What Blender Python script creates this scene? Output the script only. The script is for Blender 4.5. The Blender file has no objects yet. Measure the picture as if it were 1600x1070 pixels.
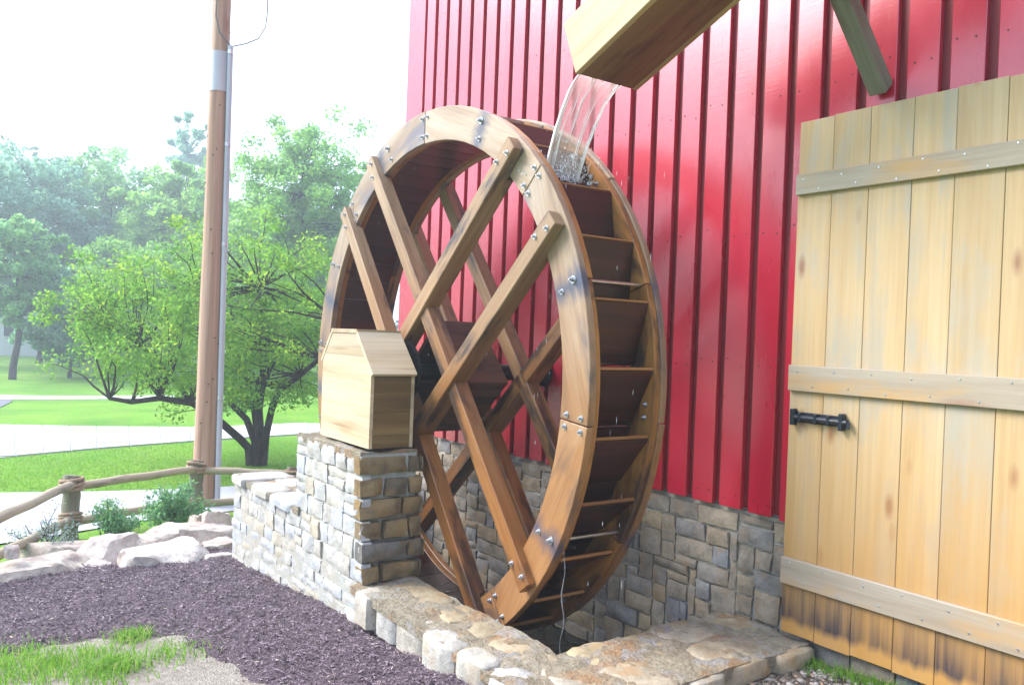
import bpy, bmesh, math, random
import numpy as np
from mathutils import Vector, Matrix, noise as mnoise

# ------------------------------------------------------------------ camera, sky, sun, exposure
scene = bpy.context.scene
col = scene.collection
YAW = math.radians(35.3); FPX = 1290.0; ROLL = 0.038; HZ = -10.0
Fv = Vector((math.sin(YAW), math.cos(YAW), 0)); Rv = Vector((math.cos(YAW), -math.sin(YAW), 0)); Uv = Vector((0, 0, 1))
cam_d = bpy.data.cameras.new('camera'); cam = bpy.data.objects.new('camera', cam_d); col.objects.link(cam)
fw = (Fv + Uv * (HZ / FPX)).normalized()
rt = (Rv + Uv * ROLL).normalized(); rt = (rt - fw * rt.dot(fw)).normalized()
up = rt.cross(fw)
cam.matrix_world = Matrix(((rt.x, up.x, -fw.x, 0), (rt.y, up.y, -fw.y, 0), (rt.z, up.z, -fw.z, 0), (0, 0, 0, 1)))
cam_d.sensor_width = 36; cam_d.lens = FPX / 1600 * 36; cam_d.clip_end = 2000; cam_d.clip_start = 0.05
scene.camera = cam

SUN_EL = math.radians(40); SUN_AZ = Vector((-0.72, 0.69, 0)).normalized()
world = bpy.data.worlds.new('World'); scene.world = world; world.use_nodes = True
wn = world.node_tree; wn.nodes.clear()
wo = wn.nodes.new('ShaderNodeOutputWorld'); wb = wn.nodes.new('ShaderNodeBackground')
sky = wn.nodes.new('ShaderNodeTexSky'); sky.sky_type = 'NISHITA'; sky.sun_disc = False
sky.sun_elevation = SUN_EL; sky.sun_rotation = math.atan2(SUN_AZ.x, SUN_AZ.y)
sky.air_density = 1.0; sky.dust_density = 1.5; sky.ozone_density = 1.0
mx = wn.nodes.new('ShaderNodeMix'); mx.data_type = 'RGBA'; mx.inputs[0].default_value = 0.6
mx.inputs[7].default_value = (10.4, 12.2, 16.5, 1)          # an even bright cloud cover over most of the sky
wn.links.new(sky.outputs[0], mx.inputs[6]); wn.links.new(mx.outputs[2], wb.inputs[0])
wb.inputs[1].default_value = 0.095
wn.links.new(wb.outputs[0], wo.inputs[0])
sl = bpy.data.lights.new('sun', 'SUN'); so = bpy.data.objects.new('sun', sl); col.objects.link(so)
sl.energy = 3.4; sl.angle = math.radians(34); sl.color = (1.0, 0.975, 0.94)
sd = Vector((SUN_AZ.x * math.cos(SUN_EL), SUN_AZ.y * math.cos(SUN_EL), math.sin(SUN_EL)))
so.rotation_euler = sd.to_track_quat('Z', 'Y').to_euler(); so.location = (-6, 4, 12)
vs = scene.view_settings
vs.view_transform = 'Standard'; vs.look = 'None'; vs.gamma = 1.0; vs.use_curve_mapping = False
vs.exposure = 1.3
scene.cycles.max_bounces = 6; scene.cycles.diffuse_bounces = 3; scene.cycles.glossy_bounces = 3; scene.cycles.transparent_max_bounces = 12

# ------------------------------------------------------------------ small helpers
rng = random.Random(7); nrng = np.random.default_rng(7)
ORIGIN = {}

def ray(u, v):
    dx, dy = u - 800.0, v - 535.0
    cr = 1 / math.hypot(1, ROLL)
    x = (dx + ROLL * dy) * cr; y = (dy - ROLL * dx) * cr - HZ
    return Fv + Rv * (x / FPX) - Uv * (y / FPX)
def on_x(u, v, X): r = ray(u, v); return r * (X / r.x)
def on_y(u, v, Y): r = ray(u, v); return r * (Y / r.y)
def on_z(u, v, Z): r = ray(u, v); return r * (Z / r.z)

def gz(x, y):
    """height of the natural ground: falls gently away from the camera, then level"""
    yy = min(max(y, 0.5), 9.9)
    z = -1.57 - 0.088 * (yy - 2.5)
    return max(z, -2.2)

def tag(o, label=None, cat=None, group=None, kind=None):
    if label: o['label'] = label
    if cat: o['category'] = cat
    if group: o['group'] = group
    if kind: o['kind'] = kind
    return o
def link(o, parent=None, loc=(0, 0, 0), rot=None):
    """link an object whose place and rotation are given in world terms, under a parent that may itself be turned"""
    col.objects.link(o)
    q = rot.to_quaternion() if isinstance(rot, Matrix) else rot
    w = Matrix.Translation(Vector(loc)) @ (q.to_matrix().to_4x4() if q is not None else Matrix.Identity(4))
    ORIGIN[o.name] = w
    if parent is not None:
        o.parent = parent; w = ORIGIN[parent.name].inverted() @ w
    o.rotation_mode = 'QUATERNION'; o.location = w.to_translation(); o.rotation_quaternion = w.to_quaternion()
    return o
def empty(name, loc):
    o = bpy.data.objects.new(name, None); o.empty_display_size = 0.1
    return link(o, None, loc)
def mk_mesh(name, verts, faces, mat=None, smooth=False):
    m = bpy.data.meshes.new(name); m.from_pydata([tuple(v) for v in verts], [], faces); m.update()
    if mat: m.materials.append(mat)
    if smooth: m.polygons.foreach_set('use_smooth', [True] * len(m.polygons)); m.set_sharp_from_angle(angle=math.radians(48))
    return m
def mobj(name, verts, faces, mat, parent=None, loc=(0, 0, 0), rot=None, smooth=False):
    return link(bpy.data.objects.new(name, mk_mesh(name, verts, faces, mat, smooth)), parent, loc, rot)
def bm_mesh(name, bm, mat, smooth=False):
    bmesh.ops.recalc_face_normals(bm, faces=bm.faces)
    m = bpy.data.meshes.new(name); bm.to_mesh(m); bm.free()
    if mat: m.materials.append(mat)
    if smooth: m.polygons.foreach_set('use_smooth', [True] * len(m.polygons)); m.set_sharp_from_angle(angle=math.radians(48))
    return m
def frame(d, w):
    x = Vector(d).normalized(); y = Vector(w); y = (y - x * y.dot(x)).normalized(); z = x.cross(y)
    return Matrix(((x.x, y.x, z.x), (x.y, y.y, z.y), (x.z, y.z, z.z)))
def box_bm(l, w, t, b=0.004, seed=None, jit=0.0):
    bm = bmesh.new(); bmesh.ops.create_cube(bm, size=1)
    for v in bm.verts: v.co = Vector((v.co.x * l, v.co.y * w, v.co.z * t))
    if jit and seed is not None:
        r = random.Random(seed)
        for v in bm.verts: v.co += Vector((r.uniform(-jit, jit), r.uniform(-jit, jit), r.uniform(-jit, jit)))
    if b: bmesh.ops.bevel(bm, geom=bm.edges[:], offset=b, segments=1, affect='EDGES')
    return bm
def timber(name, p0, p1, wdir, w, t, mat, parent=None, b=0.004, jit=0.0):
    p0 = Vector(p0); p1 = Vector(p1); L = (p1 - p0).length
    me = bm_mesh(name, box_bm(L, w, t, b, rng.random(), jit), mat)
    return link(bpy.data.objects.new(name, me), parent, (p0 + p1) / 2, frame(p1 - p0, wdir))
def prism(name, pts, lo, hi, mat, parent, loc, rot, b=0.003):
    """extrude a polygon given in local (x, z) along local y from lo to hi"""
    bm = bmesh.new()
    a = [bm.verts.new((x, lo, z)) for x, z in pts]; c = [bm.verts.new((x, hi, z)) for x, z in pts]
    bm.faces.new(a); bm.faces.new(c[::-1]); n = len(pts)
    for i in range(n): bm.faces.new((a[i], c[i], c[(i + 1) % n], a[(i + 1) % n]))
    if b: bmesh.ops.bevel(bm, geom=bm.edges[:], offset=b, segments=1, affect='EDGES')
    return link(bpy.data.objects.new(name, bm_mesh(name, bm, mat)), parent, loc, rot)
def tube_data(path, radii, sides=8, caps=True):
    V, F = [], []; n = len(path); prev = None
    for i, p in enumerate(path):
        p = Vector(p)
        d = (Vector(path[min(i + 1, n - 1)]) - Vector(path[max(i - 1, 0)])).normalized()
        if prev is None:
            a = Vector((0, 0, 1)) if abs(d.z) < 0.9 else Vector((1, 0, 0))
            u = d.cross(a).normalized()
        else:
            u = (prev - d * prev.dot(d)).normalized()
        prev = u; w = d.cross(u); r = radii[i] if hasattr(radii, '__len__') else radii
        for k in range(sides):
            a = 2 * math.pi * k / sides
            V.append(p + u * (r * math.cos(a)) + w * (r * math.sin(a)))
    for i in range(n - 1):
        for k in range(sides):
            k2 = (k + 1) % sides
            F.append((i * sides + k, i * sides + k2, (i + 1) * sides + k2, (i + 1) * sides + k))
    if caps:
        F.append(tuple(range(sides))[::-1]); F.append(tuple((n - 1) * sides + k for k in range(sides)))
    return V, F
class Geo:
    def __init__(s): s.V, s.F = [], []
    def add(s, V, F):
        o = len(s.V); s.V += [tuple(v) for v in V]; s.F += [tuple(i + o for i in f) for f in F]; return s
    def tube(s, *a, **k): return s.add(*tube_data(*a, **k))
    def obj(s, name, mat, parent=None, loc=(0, 0, 0), smooth=True):
        l = Vector(loc); return mobj(name, [Vector(v) - l for v in s.V], s.F, mat, parent, loc, None, smooth)
def fbm(p, o=3): return mnoise.fractal(Vector(p), 1.0, 2.0, o)

# ------------------------------------------------------------------ materials
class M:
    def __init__(s, name, rough=0.6, spec=0.5):
        s.m = bpy.data.materials.new(name); s.m.use_nodes = True; s.t = s.m.node_tree; s.t.nodes.clear()
        s.out = s.t.nodes.new('ShaderNodeOutputMaterial'); s.b = s.t.nodes.new('ShaderNodeBsdfPrincipled')
        s.t.links.new(s.b.outputs[0], s.out.inputs[0]); s.set(s.b, 'Roughness', rough); s.set(s.b, 'Specular IOR Level', spec)
        s._c = None
    def set(s, n, k, v):
        i = n.inputs[k]
        if isinstance(v, bpy.types.NodeSocket): s.t.links.new(v, i)
        else: i.default_value = v
    def n(s, t, ins=(), **props):
        nd = s.t.nodes.new('ShaderNode' + t)
        for k, v in props.items(): setattr(nd, k, v)
        for k, v in dict(ins).items(): s.set(nd, k, v)
        return nd
    def coords(s, rand=True):
        if s._c is None:
            tc = s.n('TexCoord').outputs['Object']
            oi = s.n('ObjectInfo').outputs['Random']; s.rand = oi
            mul = s.n('VectorMath', {0: (37.1, 51.7, 23.3)}, operation='SCALE'); s.set(mul, 3, oi)
            s._c = s.n('VectorMath', {0: tc, 1: mul.outputs[0]}, operation='ADD').outputs[0] if rand else tc
        return s._c
    def scaled(s, sc, c=None): return s.n('VectorMath', {0: c or s.coords(), 1: sc}, operation='MULTIPLY').outputs[0]
    def noise(s, sc, scale=1.0, detail=5, rough=0.55, c=None, dist=0.0):
        return s.n('TexNoise', {'Vector': s.scaled(sc, c), 'Scale': scale, 'Detail': detail, 'Roughness': rough, 'Distortion': dist}).outputs['Fac']
    def ramp(s, f, stops, interp='LINEAR'):
        r = s.n('ValToRGB', {0: f}); e = r.color_ramp; e.interpolation = interp
        while len(e.elements) < len(stops): e.elements.new(0.5)
        for el, (p, c) in zip(e.elements, stops):
            el.position = p; el.color = (c, c, c, 1) if isinstance(c, (int, float)) else (*c, 1)
        return r.outputs[0]
    def mix(s, f, a, b, mode='MIX'):
        x = s.n('Mix', data_type='RGBA', blend_type=mode)
        for k, v in ((0, f), (6, a), (7, b)):
            if isinstance(v, tuple) and len(v) == 3: v = (*v, 1)
            s.set(x, k, v)
        return x.outputs[2]
    def math(s, op, a, b=0.0): return s.n('Math', {0: a, 1: b}, operation=op).outputs[0]
    def bump(s, h, strength=0.3, dist=0.02, nrm=None):
        b = s.n('Bump', {'Height': h, 'Strength': strength, 'Distance': dist})
        if nrm is not None: s.set(b, 'Normal', nrm)
        s.set(s.b, 'Normal', b.outputs[0]); return b.outputs[0]
    def color(s, c): s.set(s.b, 'Base Color', c if isinstance(c, bpy.types.NodeSocket) else (*c, 1)); return s
    def rough(s, r): s.set(s.b, 'Roughness', r); return s

def wood(name, cols, rough=0.6, stretch=(0.7, 11, 11), stain=None, stain_at=(0.56, 0.7), grain=0.35, bump=0.25, var=0.35, knots=None, spec=0.4, stain2=None, wet=None, iron=False):
    w = M(name, rough, spec); c = w.coords()
    base = w.ramp(w.noise(stretch, 1.0, 6, 0.6, dist=0.4), cols)
    fine = w.noise((stretch[0] * 3.5, stretch[1] * 8, stretch[2] * 8), 1.0, 4, 0.6)
    base = w.mix(grain, base, w.ramp(fine, [(0.3, 0.45), (0.62, 1.0)]), 'MULTIPLY')
    vr = w.ramp(w.rand, [(0.0, 1 - var), (1.0, 1.0 + var * 0.15)])
    base = w.mix(1.0, base, vr, 'MULTIPLY')
    if stain:
        f = w.ramp(w.noise((1.6, 5.5, 5.5), 1.0, 4, 0.6), [(stain_at[0], 0.0), (stain_at[1], 0.85)])
        base = w.mix(f, base, stain)
    if stain2:
        f = w.ramp(w.noise((0.9, 9, 9), 1.3, 3, 0.5), [(0.58, 0.0), (0.75, 0.7)])
        base = w.mix(f, base, stain2)
    if knots:
        v = w.n('TexVoronoi', {'Vector': w.scaled((knots, knots * 2.6, knots * 2.6)), 'Scale': 1.0, 'Randomness': 1.0})
        f = w.ramp(v.outputs['Distance'], [(0.06, 0.85), (0.10, 0.45), (0.17, 0.0)])
        base = w.mix(f, base, (0.26, 0.11, 0.06))
    if wet:
        z = w.n('SeparateXYZ', {0: w.n('NewGeometry').outputs['Position']}).outputs[2]
        zz = w.math('ADD', z, w.math('MULTIPLY', w.math('SUBTRACT', w.noise((1.2, 3, 3), 1, 3), 0.5), 1.6))
        f = w.n('MapRange', {0: zz, 1: 0.75, 2: -0.75}).outputs[0]
        base = w.mix(w.math('MULTIPLY', f, 0.85), base, w.mix(1.0, base, wet, 'MULTIPLY'))
        w.rough(w.n('MapRange', {0: f, 3: rough, 4: 0.28}).outputs[0])
    if iron:                                   # blue-black iron stain bleeding from the rod nuts
        P = w.n('SeparateXYZ', {0: w.n('NewGeometry').outputs['Position']})
        an = w.n('Math', {0: w.math('SUBTRACT', P.outputs[2], -0.254), 1: w.math('SUBTRACT', 4.703, P.outputs[1])}, operation='ARCTAN2').outputs[0]
        t = w.n('Math', {0: w.math('DIVIDE', w.math('SUBTRACT', w.math('MULTIPLY', an, 57.2958), 66.5), 47.75), 1: 0.5}, operation='PINGPONG').outputs[0]
        near = w.ramp(w.math('ADD', t, w.math('MULTIPLY', w.math('SUBTRACT', w.noise((4, 16, 16), 1, 5, 0.65), 0.5), 0.16)), [(0.005, 0.85), (0.035, 0.45), (0.075, 0.0)])
        base = w.mix(near, base, (0.05, 0.065, 0.11))
    w.color(base); w.bump(fine, bump, 0.006)
    return w.m

mat = {}
mat['oak'] = wood('weathered_oak', [(0.25, (0.18, 0.098, 0.048)), (0.5, (0.34, 0.215, 0.118)), (0.75, (0.44, 0.315, 0.20))], 0.5, stain=(0.03, 0.031, 0.048), stain_at=(0.52, 0.63), var=0.25, bump=0.2, wet=(0.86, 0.50, 0.17))
mat['rim'] = wood('rim_oak', [(0.25, (0.25, 0.155, 0.09)), (0.5, (0.39, 0.285, 0.195)), (0.75, (0.47, 0.385, 0.30))], 0.45, stretch=(0.9, 8, 8), stain=(0.12, 0.115, 0.15), stain_at=(0.52, 0.66), var=0.15, bump=0.15, wet=(0.84, 0.49, 0.19), iron=True)
mat['rim_edge'] = wood('rim_outer_layer', [(0.25, (0.17, 0.065, 0.02)), (0.5, (0.33, 0.145, 0.04)), (0.75, (0.42, 0.21, 0.07))], 0.5, var=0.25)
mat['lip'] = mat['rim_edge']
mat['rim_edge'] = wood('rim_inner_layer', [(0.25, (0.18, 0.07, 0.018)), (0.5, (0.36, 0.155, 0.04)), (0.75, (0.46, 0.225, 0.065))], 0.4, stain=(0.018, 0.013, 0.016), stain_at=(0.5, 0.62), var=0.25)
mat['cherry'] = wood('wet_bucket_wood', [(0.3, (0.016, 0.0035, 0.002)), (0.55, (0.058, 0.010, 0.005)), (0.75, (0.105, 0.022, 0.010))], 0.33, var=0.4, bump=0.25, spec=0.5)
mat['hub'] = wood('hub_oak', [(0.3, (0.06, 0.024, 0.012)), (0.55, (0.13, 0.055, 0.027)), (0.75, (0.19, 0.085, 0.04))], 0.4, var=0.3, stain=(0.012, 0.010, 0.012), stain_at=(0.5, 0.65))
mat['cedar_side'] = wood('cedar_side_brown', [(0.25, (0.10, 0.05, 0.014)), (0.5, (0.19, 0.11, 0.035)), (0.75, (0.30, 0.20, 0.08))], 0.5, stretch=(0.5, 9, 9), var=0.45, bump=0.08)  # darker brown cedar for the side boards of the box
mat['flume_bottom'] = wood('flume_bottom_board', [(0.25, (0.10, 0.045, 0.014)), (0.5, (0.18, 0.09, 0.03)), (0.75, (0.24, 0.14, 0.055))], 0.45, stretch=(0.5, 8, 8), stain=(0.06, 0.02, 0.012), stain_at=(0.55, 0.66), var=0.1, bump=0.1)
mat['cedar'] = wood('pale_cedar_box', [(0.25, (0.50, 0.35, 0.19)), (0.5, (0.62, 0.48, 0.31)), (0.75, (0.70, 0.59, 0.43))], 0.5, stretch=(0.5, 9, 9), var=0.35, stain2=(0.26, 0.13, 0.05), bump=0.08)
mat['pine'] = wood('door_pine', [(0.25, (0.43, 0.27, 0.12)), (0.5, (0.54, 0.37, 0.19)), (0.75, (0.57, 0.44, 0.27))], 0.55, stretch=(0.45, 9, 9), stain=(0.37, 0.335, 0.27), stain_at=(0.5, 0.68), knots=2.3, stain2=(0.36, 0.32, 0.25), var=0.14, grain=0.2, bump=0.1)
mat['batten'] = wood('door_batten', [(0.25, (0.31, 0.235, 0.16)), (0.5, (0.41, 0.34, 0.255)), (0.75, (0.46, 0.41, 0.33))], 0.6, stretch=(0.8, 10, 10), stain=(0.46, 0.27, 0.10), stain_at=(0.52, 0.7), knots=1.1, var=0.15, grain=0.25, bump=0.1)
mat['flume'] = wood('flume_board', [(0.25, (0.36, 0.22, 0.10)), (0.5, (0.50, 0.35, 0.19)), (0.75, (0.58, 0.45, 0.29))], 0.5, stretch=(0.5, 8, 8), stain=(0.13, 0.055, 0.025), stain_at=(0.55, 0.7), var=0.2, bump=0.1)
mat['greywood'] = wood('grey_timber', [(0.25, (0.09, 0.075, 0.06)), (0.5, (0.17, 0.15, 0.125)), (0.75, (0.25, 0.23, 0.20))], 0.7, stain=(0.11, 0.06, 0.04), stain_at=(0.5, 0.66), var=0.05)
mat['pole'] = wood('pole_wood', [(0.25, (0.24, 0.125, 0.075)), (0.5, (0.43, 0.26, 0.17)), (0.75, (0.52, 0.36, 0.26))], 0.75, stretch=(0.35, 16, 16), knots=1.3, var=0.0, grain=0.45, bump=0.4)
mat['rail'] = wood('rail_wood', [(0.25, (0.29, 0.22, 0.13)), (0.5, (0.44, 0.36, 0.24)), (0.75, (0.53, 0.46, 0.33))], 0.7, stretch=(0.9, 14, 14), stain=(0.10, 0.085, 0.055), var=0.2, bump=0.35)
mat['post'] = wood('post_wood', [(0.25, (0.13, 0.125, 0.085)), (0.5, (0.22, 0.205, 0.14)), (0.75, (0.30, 0.27, 0.19))], 0.75, stretch=(0.9, 14, 14), stain=(0.13, 0.08, 0.045), var=0.2, bump=0.4)

w = M('rope', 0.85); g = w.noise((60, 60, 60), 1, 2); w.color(w.ramp(g, [(0.3, (0.20, 0.12, 0.07)), (0.7, (0.42, 0.29, 0.19))])); w.bump(g, 0.6, 0.01); mat['rope'] = w.m

w = M('red_paint', 0.3, 0.5); w.set(w.b, 'Coat Weight', 0.8); w.set(w.b, 'Coat Roughness', 0.23); w.set(w.b, 'Coat IOR', 1.66)          # local X runs up the board
sw = w.noise((3.0, 40, 150), 1, 3, 0.6)
saw = w.noise((140, 5, 5), 1, 3, 0.6)
var = w.noise((0.9, 2.5, 2.5), 1, 4, 0.6)
base = w.ramp(var, [(0.3, (0.36, 0.003, 0.020)), (0.7, (0.46, 0.006, 0.032))])
base = w.mix(w.ramp(w.noise((2.5, 9, 9), 1, 5, 0.65), [(0.68, 0.0), (0.8, 0.5)]), base, (0.24, 0.006, 0.012))
w.color(base); w.rough(w.ramp(var, [(0.3, 0.22), (0.7, 0.36)]))
h = w.math('ADD', saw, w.math('MULTIPLY', sw, 0.5)); w.bump(h, 0.16, 0.004)
mat['red'] = w.m
w = M('red_recess', 0.5); w.color((0.16, 0.004, 0.008)); mat['red_back'] = w.m

def stone_mat(name, stops, dark=0.55, bump=0.55, rough=0.85, tint=None):
    w = M(name, rough, 0.3); w.coords()
    base = w.ramp(w.rand, stops)
    n1 = w.noise((9, 9, 9), 1, 7, 0.65); n2 = w.noise((38, 38, 38), 1, 5, 0.7)
    base = w.mix(1.0, base, w.ramp(n1, [(0.28, dark), (0.55, 1.0), (0.75, 1.15)]), 'MULTIPLY')
    base = w.mix(0.5, base, w.ramp(n2, [(0.3, 0.55), (0.6, 1.0)]), 'MULTIPLY')
    if tint: base = w.mix(w.ramp(w.noise((5, 5, 5), 1.3, 5, 0.6), [(0.5, 0.0), (0.68, 0.75)]), base, tint)
    w.color(base); w.bump(w.math('ADD', n1, w.math('MULTIPLY', n2, 0.6)), bump, 0.02)
    return w.m
mat['stone'] = stone_mat('limestone', [(0.0, (0.46, 0.46, 0.445)), (0.25, (0.50, 0.48, 0.43)), (0.5, (0.48, 0.49, 0.50)), (0.72, (0.43, 0.455, 0.49)), (0.88, (0.50, 0.43, 0.32)), (1.0, (0.48, 0.47, 0.44))], dark=0.7, tint=(0.44, 0.39, 0.30))
mat['stone_pier_shade'] = stone_mat('pier_stone_shaded', [(0.0, (0.16, 0.13, 0.09)), (0.3, (0.26, 0.18, 0.085)), (0.6, (0.19, 0.18, 0.16)), (1.0, (0.27, 0.20, 0.10))], dark=0.42, tint=(0.27, 0.17, 0.065))  # brown stones of the pier's door face, with shade put into the colour
mat['stone_found'] = stone_mat('foundation_stone', [(0.0, (0.24, 0.215, 0.18)), (0.25, (0.33, 0.27, 0.19)), (0.5, (0.25, 0.25, 0.255)), (0.75, (0.36, 0.285, 0.18)), (1.0, (0.21, 0.225, 0.245))], dark=0.5, tint=(0.28, 0.19, 0.10))
mat['stone_edge'] = stone_mat('edge_stone', [(0.0, (0.41, 0.385, 0.33)), (0.5, (0.46, 0.42, 0.35)), (1.0, (0.44, 0.43, 0.40))], dark=0.6, tint=(0.38, 0.30, 0.20), rough=0.8)
mat['stone_cap'] = stone_mat('cap_stone', [(0.0, (0.36, 0.30, 0.20)), (0.5, (0.42, 0.33, 0.20)), (1.0, (0.40, 0.36, 0.29))], dark=0.6, tint=(0.36, 0.21, 0.085), rough=0.6)
mat['rock'] = stone_mat('garden_rock', [(0.0, (0.50, 0.44, 0.38)), (0.3, (0.58, 0.50, 0.40)), (0.6, (0.50, 0.43, 0.39)), (1.0, (0.64, 0.58, 0.51))], dark=0.5, tint=(0.33, 0.24, 0.20))
w = M('mortar', 0.95, 0.2); n = w.noise((25, 25, 25), 1, 6, 0.65); n2 = w.noise((3, 3, 3), 1, 4)
w.color(w.mix(w.ramp(n2, [(0.35, 0.0), (0.65, 1.0)]), w.ramp(n, [(0.3, (0.30, 0.315, 0.29)), (0.7, (0.43, 0.44, 0.41))]), w.ramp(n, [(0.3, (0.30, 0.27, 0.22)), (0.7, (0.42, 0.39, 0.33))]))); w.bump(n, 0.5, 0.01); mat['mortar'] = w.m
w = M('cap_mortar', 0.85, 0.3); n = w.noise((14, 14, 14), 1, 7, 0.65)
base = w.ramp(n, [(0.3, (0.19, 0.16, 0.11)), (0.5, (0.30, 0.255, 0.18)), (0.7, (0.37, 0.325, 0.25))]); w._c = w.n('NewGeometry').outputs['Position']
base = w.mix(w.ramp(w.noise((4.5, 4.5, 4.5), 1, 5, 0.6), [(0.52, 0.0), (0.64, 0.7)]), base, (0.33, 0.175, 0.07))
base = w.mix(w.ramp(w.noise((6, 6, 6), 1.3, 5, 0.6, dist=0.5), [(0.54, 0.0), (0.64, 0.75)]), base, (0.33, 0.32, 0.31))
n4 = w.noise((45, 45, 45), 1, 4, 0.7); w.color(w.mix(0.55, base, w.ramp(n4, [(0.3, 0.5), (0.62, 1.1)]), 'MULTIPLY')); w.bump(w.math('ADD', n, n4), 0.9, 0.025); mat['cap_mortar'] = w.m

def metal(name, c, rough=0.35):
    w = M(name, rough); w.set(w.b, 'Metallic', 1.0); n = w.noise((30, 30, 30), 1, 4); w.color(w.ramp(n, [(0.3, tuple(x * 0.75 for x in c)), (0.7, c)])); return w.m
mat['steel'] = metal('galvanised_steel', (0.62, 0.64, 0.67)); mat['iron'] = metal('dark_iron', (0.05, 0.05, 0.055), 0.5)
w = M('black_paint', 0.35, 0.5); w.color((0.012, 0.016, 0.028)); mat['black'] = w.m
w = M('conduit_pvc', 0.45); n = w.noise((6, 6, 2), 1, 3); w.color(w.ramp(n, [(0.3, (0.36, 0.38, 0.43)), (0.7, (0.46, 0.48, 0.53))])); mat['conduit'] = w.m
w = M('cable', 0.5); w.color((0.12, 0.10, 0.09)); mat['cable'] = w.m

def attr_leaf(name, stops, trans=0.35, rough=0.5):
    w = M(name, rough, 0.3)
    a = w.n('Attribute', attribute_name='tint', attribute_type='GEOMETRY').outputs['Fac']
    c = w.ramp(a, stops); w.color(c)
    tr = w.n('BsdfTranslucent', {'Color': c}); mxs = w.n('MixShader', {0: trans})
    w.t.links.new(w.b.outputs[0], mxs.inputs[1]); w.t.links.new(tr.outputs[0], mxs.inputs[2]); w.t.links.new(mxs.outputs[0], w.out.inputs[0])
    return w.m
mat['leaf_near'] = attr_leaf('leaf_lime', [(0.0, (0.08, 0.22, 0.035)), (0.45, (0.17, 0.37, 0.05)), (0.8, (0.29, 0.49, 0.05)), (1.0, (0.44, 0.58, 0.06))], 0.68)
mat['leaf_mid'] = attr_leaf('leaf_mid', [(0.0, (0.13, 0.31, 0.07)), (0.5, (0.24, 0.47, 0.10)), (1.0, (0.38, 0.60, 0.11))], 0.7)
mat['leaf_far'] = attr_leaf('leaf_far', [(0.0, (0.12, 0.30, 0.11)), (0.5, (0.21, 0.44, 0.16)), (1.0, (0.42, 0.66, 0.20))], 0.72)
mat['leaf_blue'] = attr_leaf('leaf_bluish', [(0.0, (0.13, 0.31, 0.19)), (0.5, (0.22, 0.44, 0.28)), (1.0, (0.40, 0.64, 0.34))], 0.72)
mat['leaf_wood'] = attr_leaf('leaf_wood', [(0.0, (0.035, 0.10, 0.05)), (0.5, (0.06, 0.15, 0.075)), (1.0, (0.10, 0.21, 0.09))], 0.4)
mat['leaf_shrub'] = attr_leaf('leaf_shrub', [(0.0, (0.10, 0.25, 0.12)), (0.6, (0.19, 0.40, 0.19)), (1.0, (0.33, 0.52, 0.13))], 0.55)
mat['leaf_silver'] = attr_leaf('leaf_silver', [(0.0, (0.18, 0.26, 0.24)), (0.6, (0.30, 0.40, 0.36)), (1.0, (0.40, 0.50, 0.44))], 0.45)
mat['leaf_yellow'] = attr_leaf('leaf_yellow', [(0.0, (0.20, 0.26, 0.03)), (1.0, (0.48, 0.50, 0.05))], 0.35)
mat['blade'] = attr_leaf('grass_blade', [(0.0, (0.07, 0.18, 0.02)), (0.5, (0.15, 0.35, 0.03)), (0.9, (0.27, 0.48, 0.06)), (1.0, (0.46, 0.44, 0.20))], 0.5)
mat['chip'] = attr_leaf('mulch_chip', [(0.0, (0.04, 0.026, 0.032)), (0.45, (0.165, 0.118, 0.135)), (0.8, (0.27, 0.205, 0.235)), (0.96, (0.35, 0.27, 0.28)), (1.0, (0.46, 0.38, 0.30))], 0.0, 0.75)
mat['pebble'] = attr_leaf('pebble', [(0.0, (0.05, 0.045, 0.045)), (0.35, (0.13, 0.10, 0.075)), (0.7, (0.21, 0.195, 0.18)), (0.9, (0.36, 0.33, 0.30)), (1.0, (0.36, 0.20, 0.11))], 0.0, 0.6)
w = M('bark', 0.9, 0.2); n = w.noise((14, 14, 4), 1, 6, 0.65); w.color(w.ramp(n, [(0.3, (0.018, 0.014, 0.014)), (0.7, (0.07, 0.055, 0.05))])); w.bump(n, 0.7, 0.03); mat['bark'] = w.m

def place_mat(name, rough=0.9):     # sheets: texture in world metres
    w = M(name, rough, 0.25); w._c = w.n('NewGeometry').outputs['Position']; return w
w = place_mat('lawn_and_soil')
n1 = w.noise((0.5, 0.5, 0.5), 1, 5); n2 = w.noise((14, 14, 14), 1, 5, 0.7); n3 = w.noise((90, 90, 90), 1, 3)
grass = w.ramp(n1, [(0.3, (0.10, 0.28, 0.012)), (0.5, (0.16, 0.37, 0.018)), (0.7, (0.24, 0.43, 0.03))])
grass = w.mix(w.ramp(w.noise((2.2, 2.2, 2.2), 1, 5, 0.65), [(0.5, 0.0), (0.72, 0.55)]), grass, (0.24, 0.30, 0.06))
grass = w.mix(0.6, grass, w.ramp(n2, [(0.3, 0.5), (0.65, 1.05)]), 'MULTIPLY')
soil = w.mix(0.6, w.ramp(n2, [(0.25, (0.20, 0.165, 0.13)), (0.5, (0.33, 0.29, 0.24)), (0.75, (0.46, 0.42, 0.36))]), w.ramp(n3, [(0.3, 0.5), (0.65, 1.1)]), 'MULTIPLY')
ypos = w.n('SeparateXYZ', {0: w._c}).outputs[1]
f = w.n('MapRange', {0: w.math('ADD', ypos, w.math('MULTIPLY', n2, 0.8)), 1: 7.6, 2: 8.2}).outputs[0]
f = w.math('MAXIMUM', f, w.n('MapRange', {0: w.math('ADD', ypos, w.math('MULTIPLY', n2, 0.8)), 1: 1.6, 2: 1.0}).outputs[0])
xpos = w.n('SeparateXYZ', {0: w._c}).outputs[0]
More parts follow.
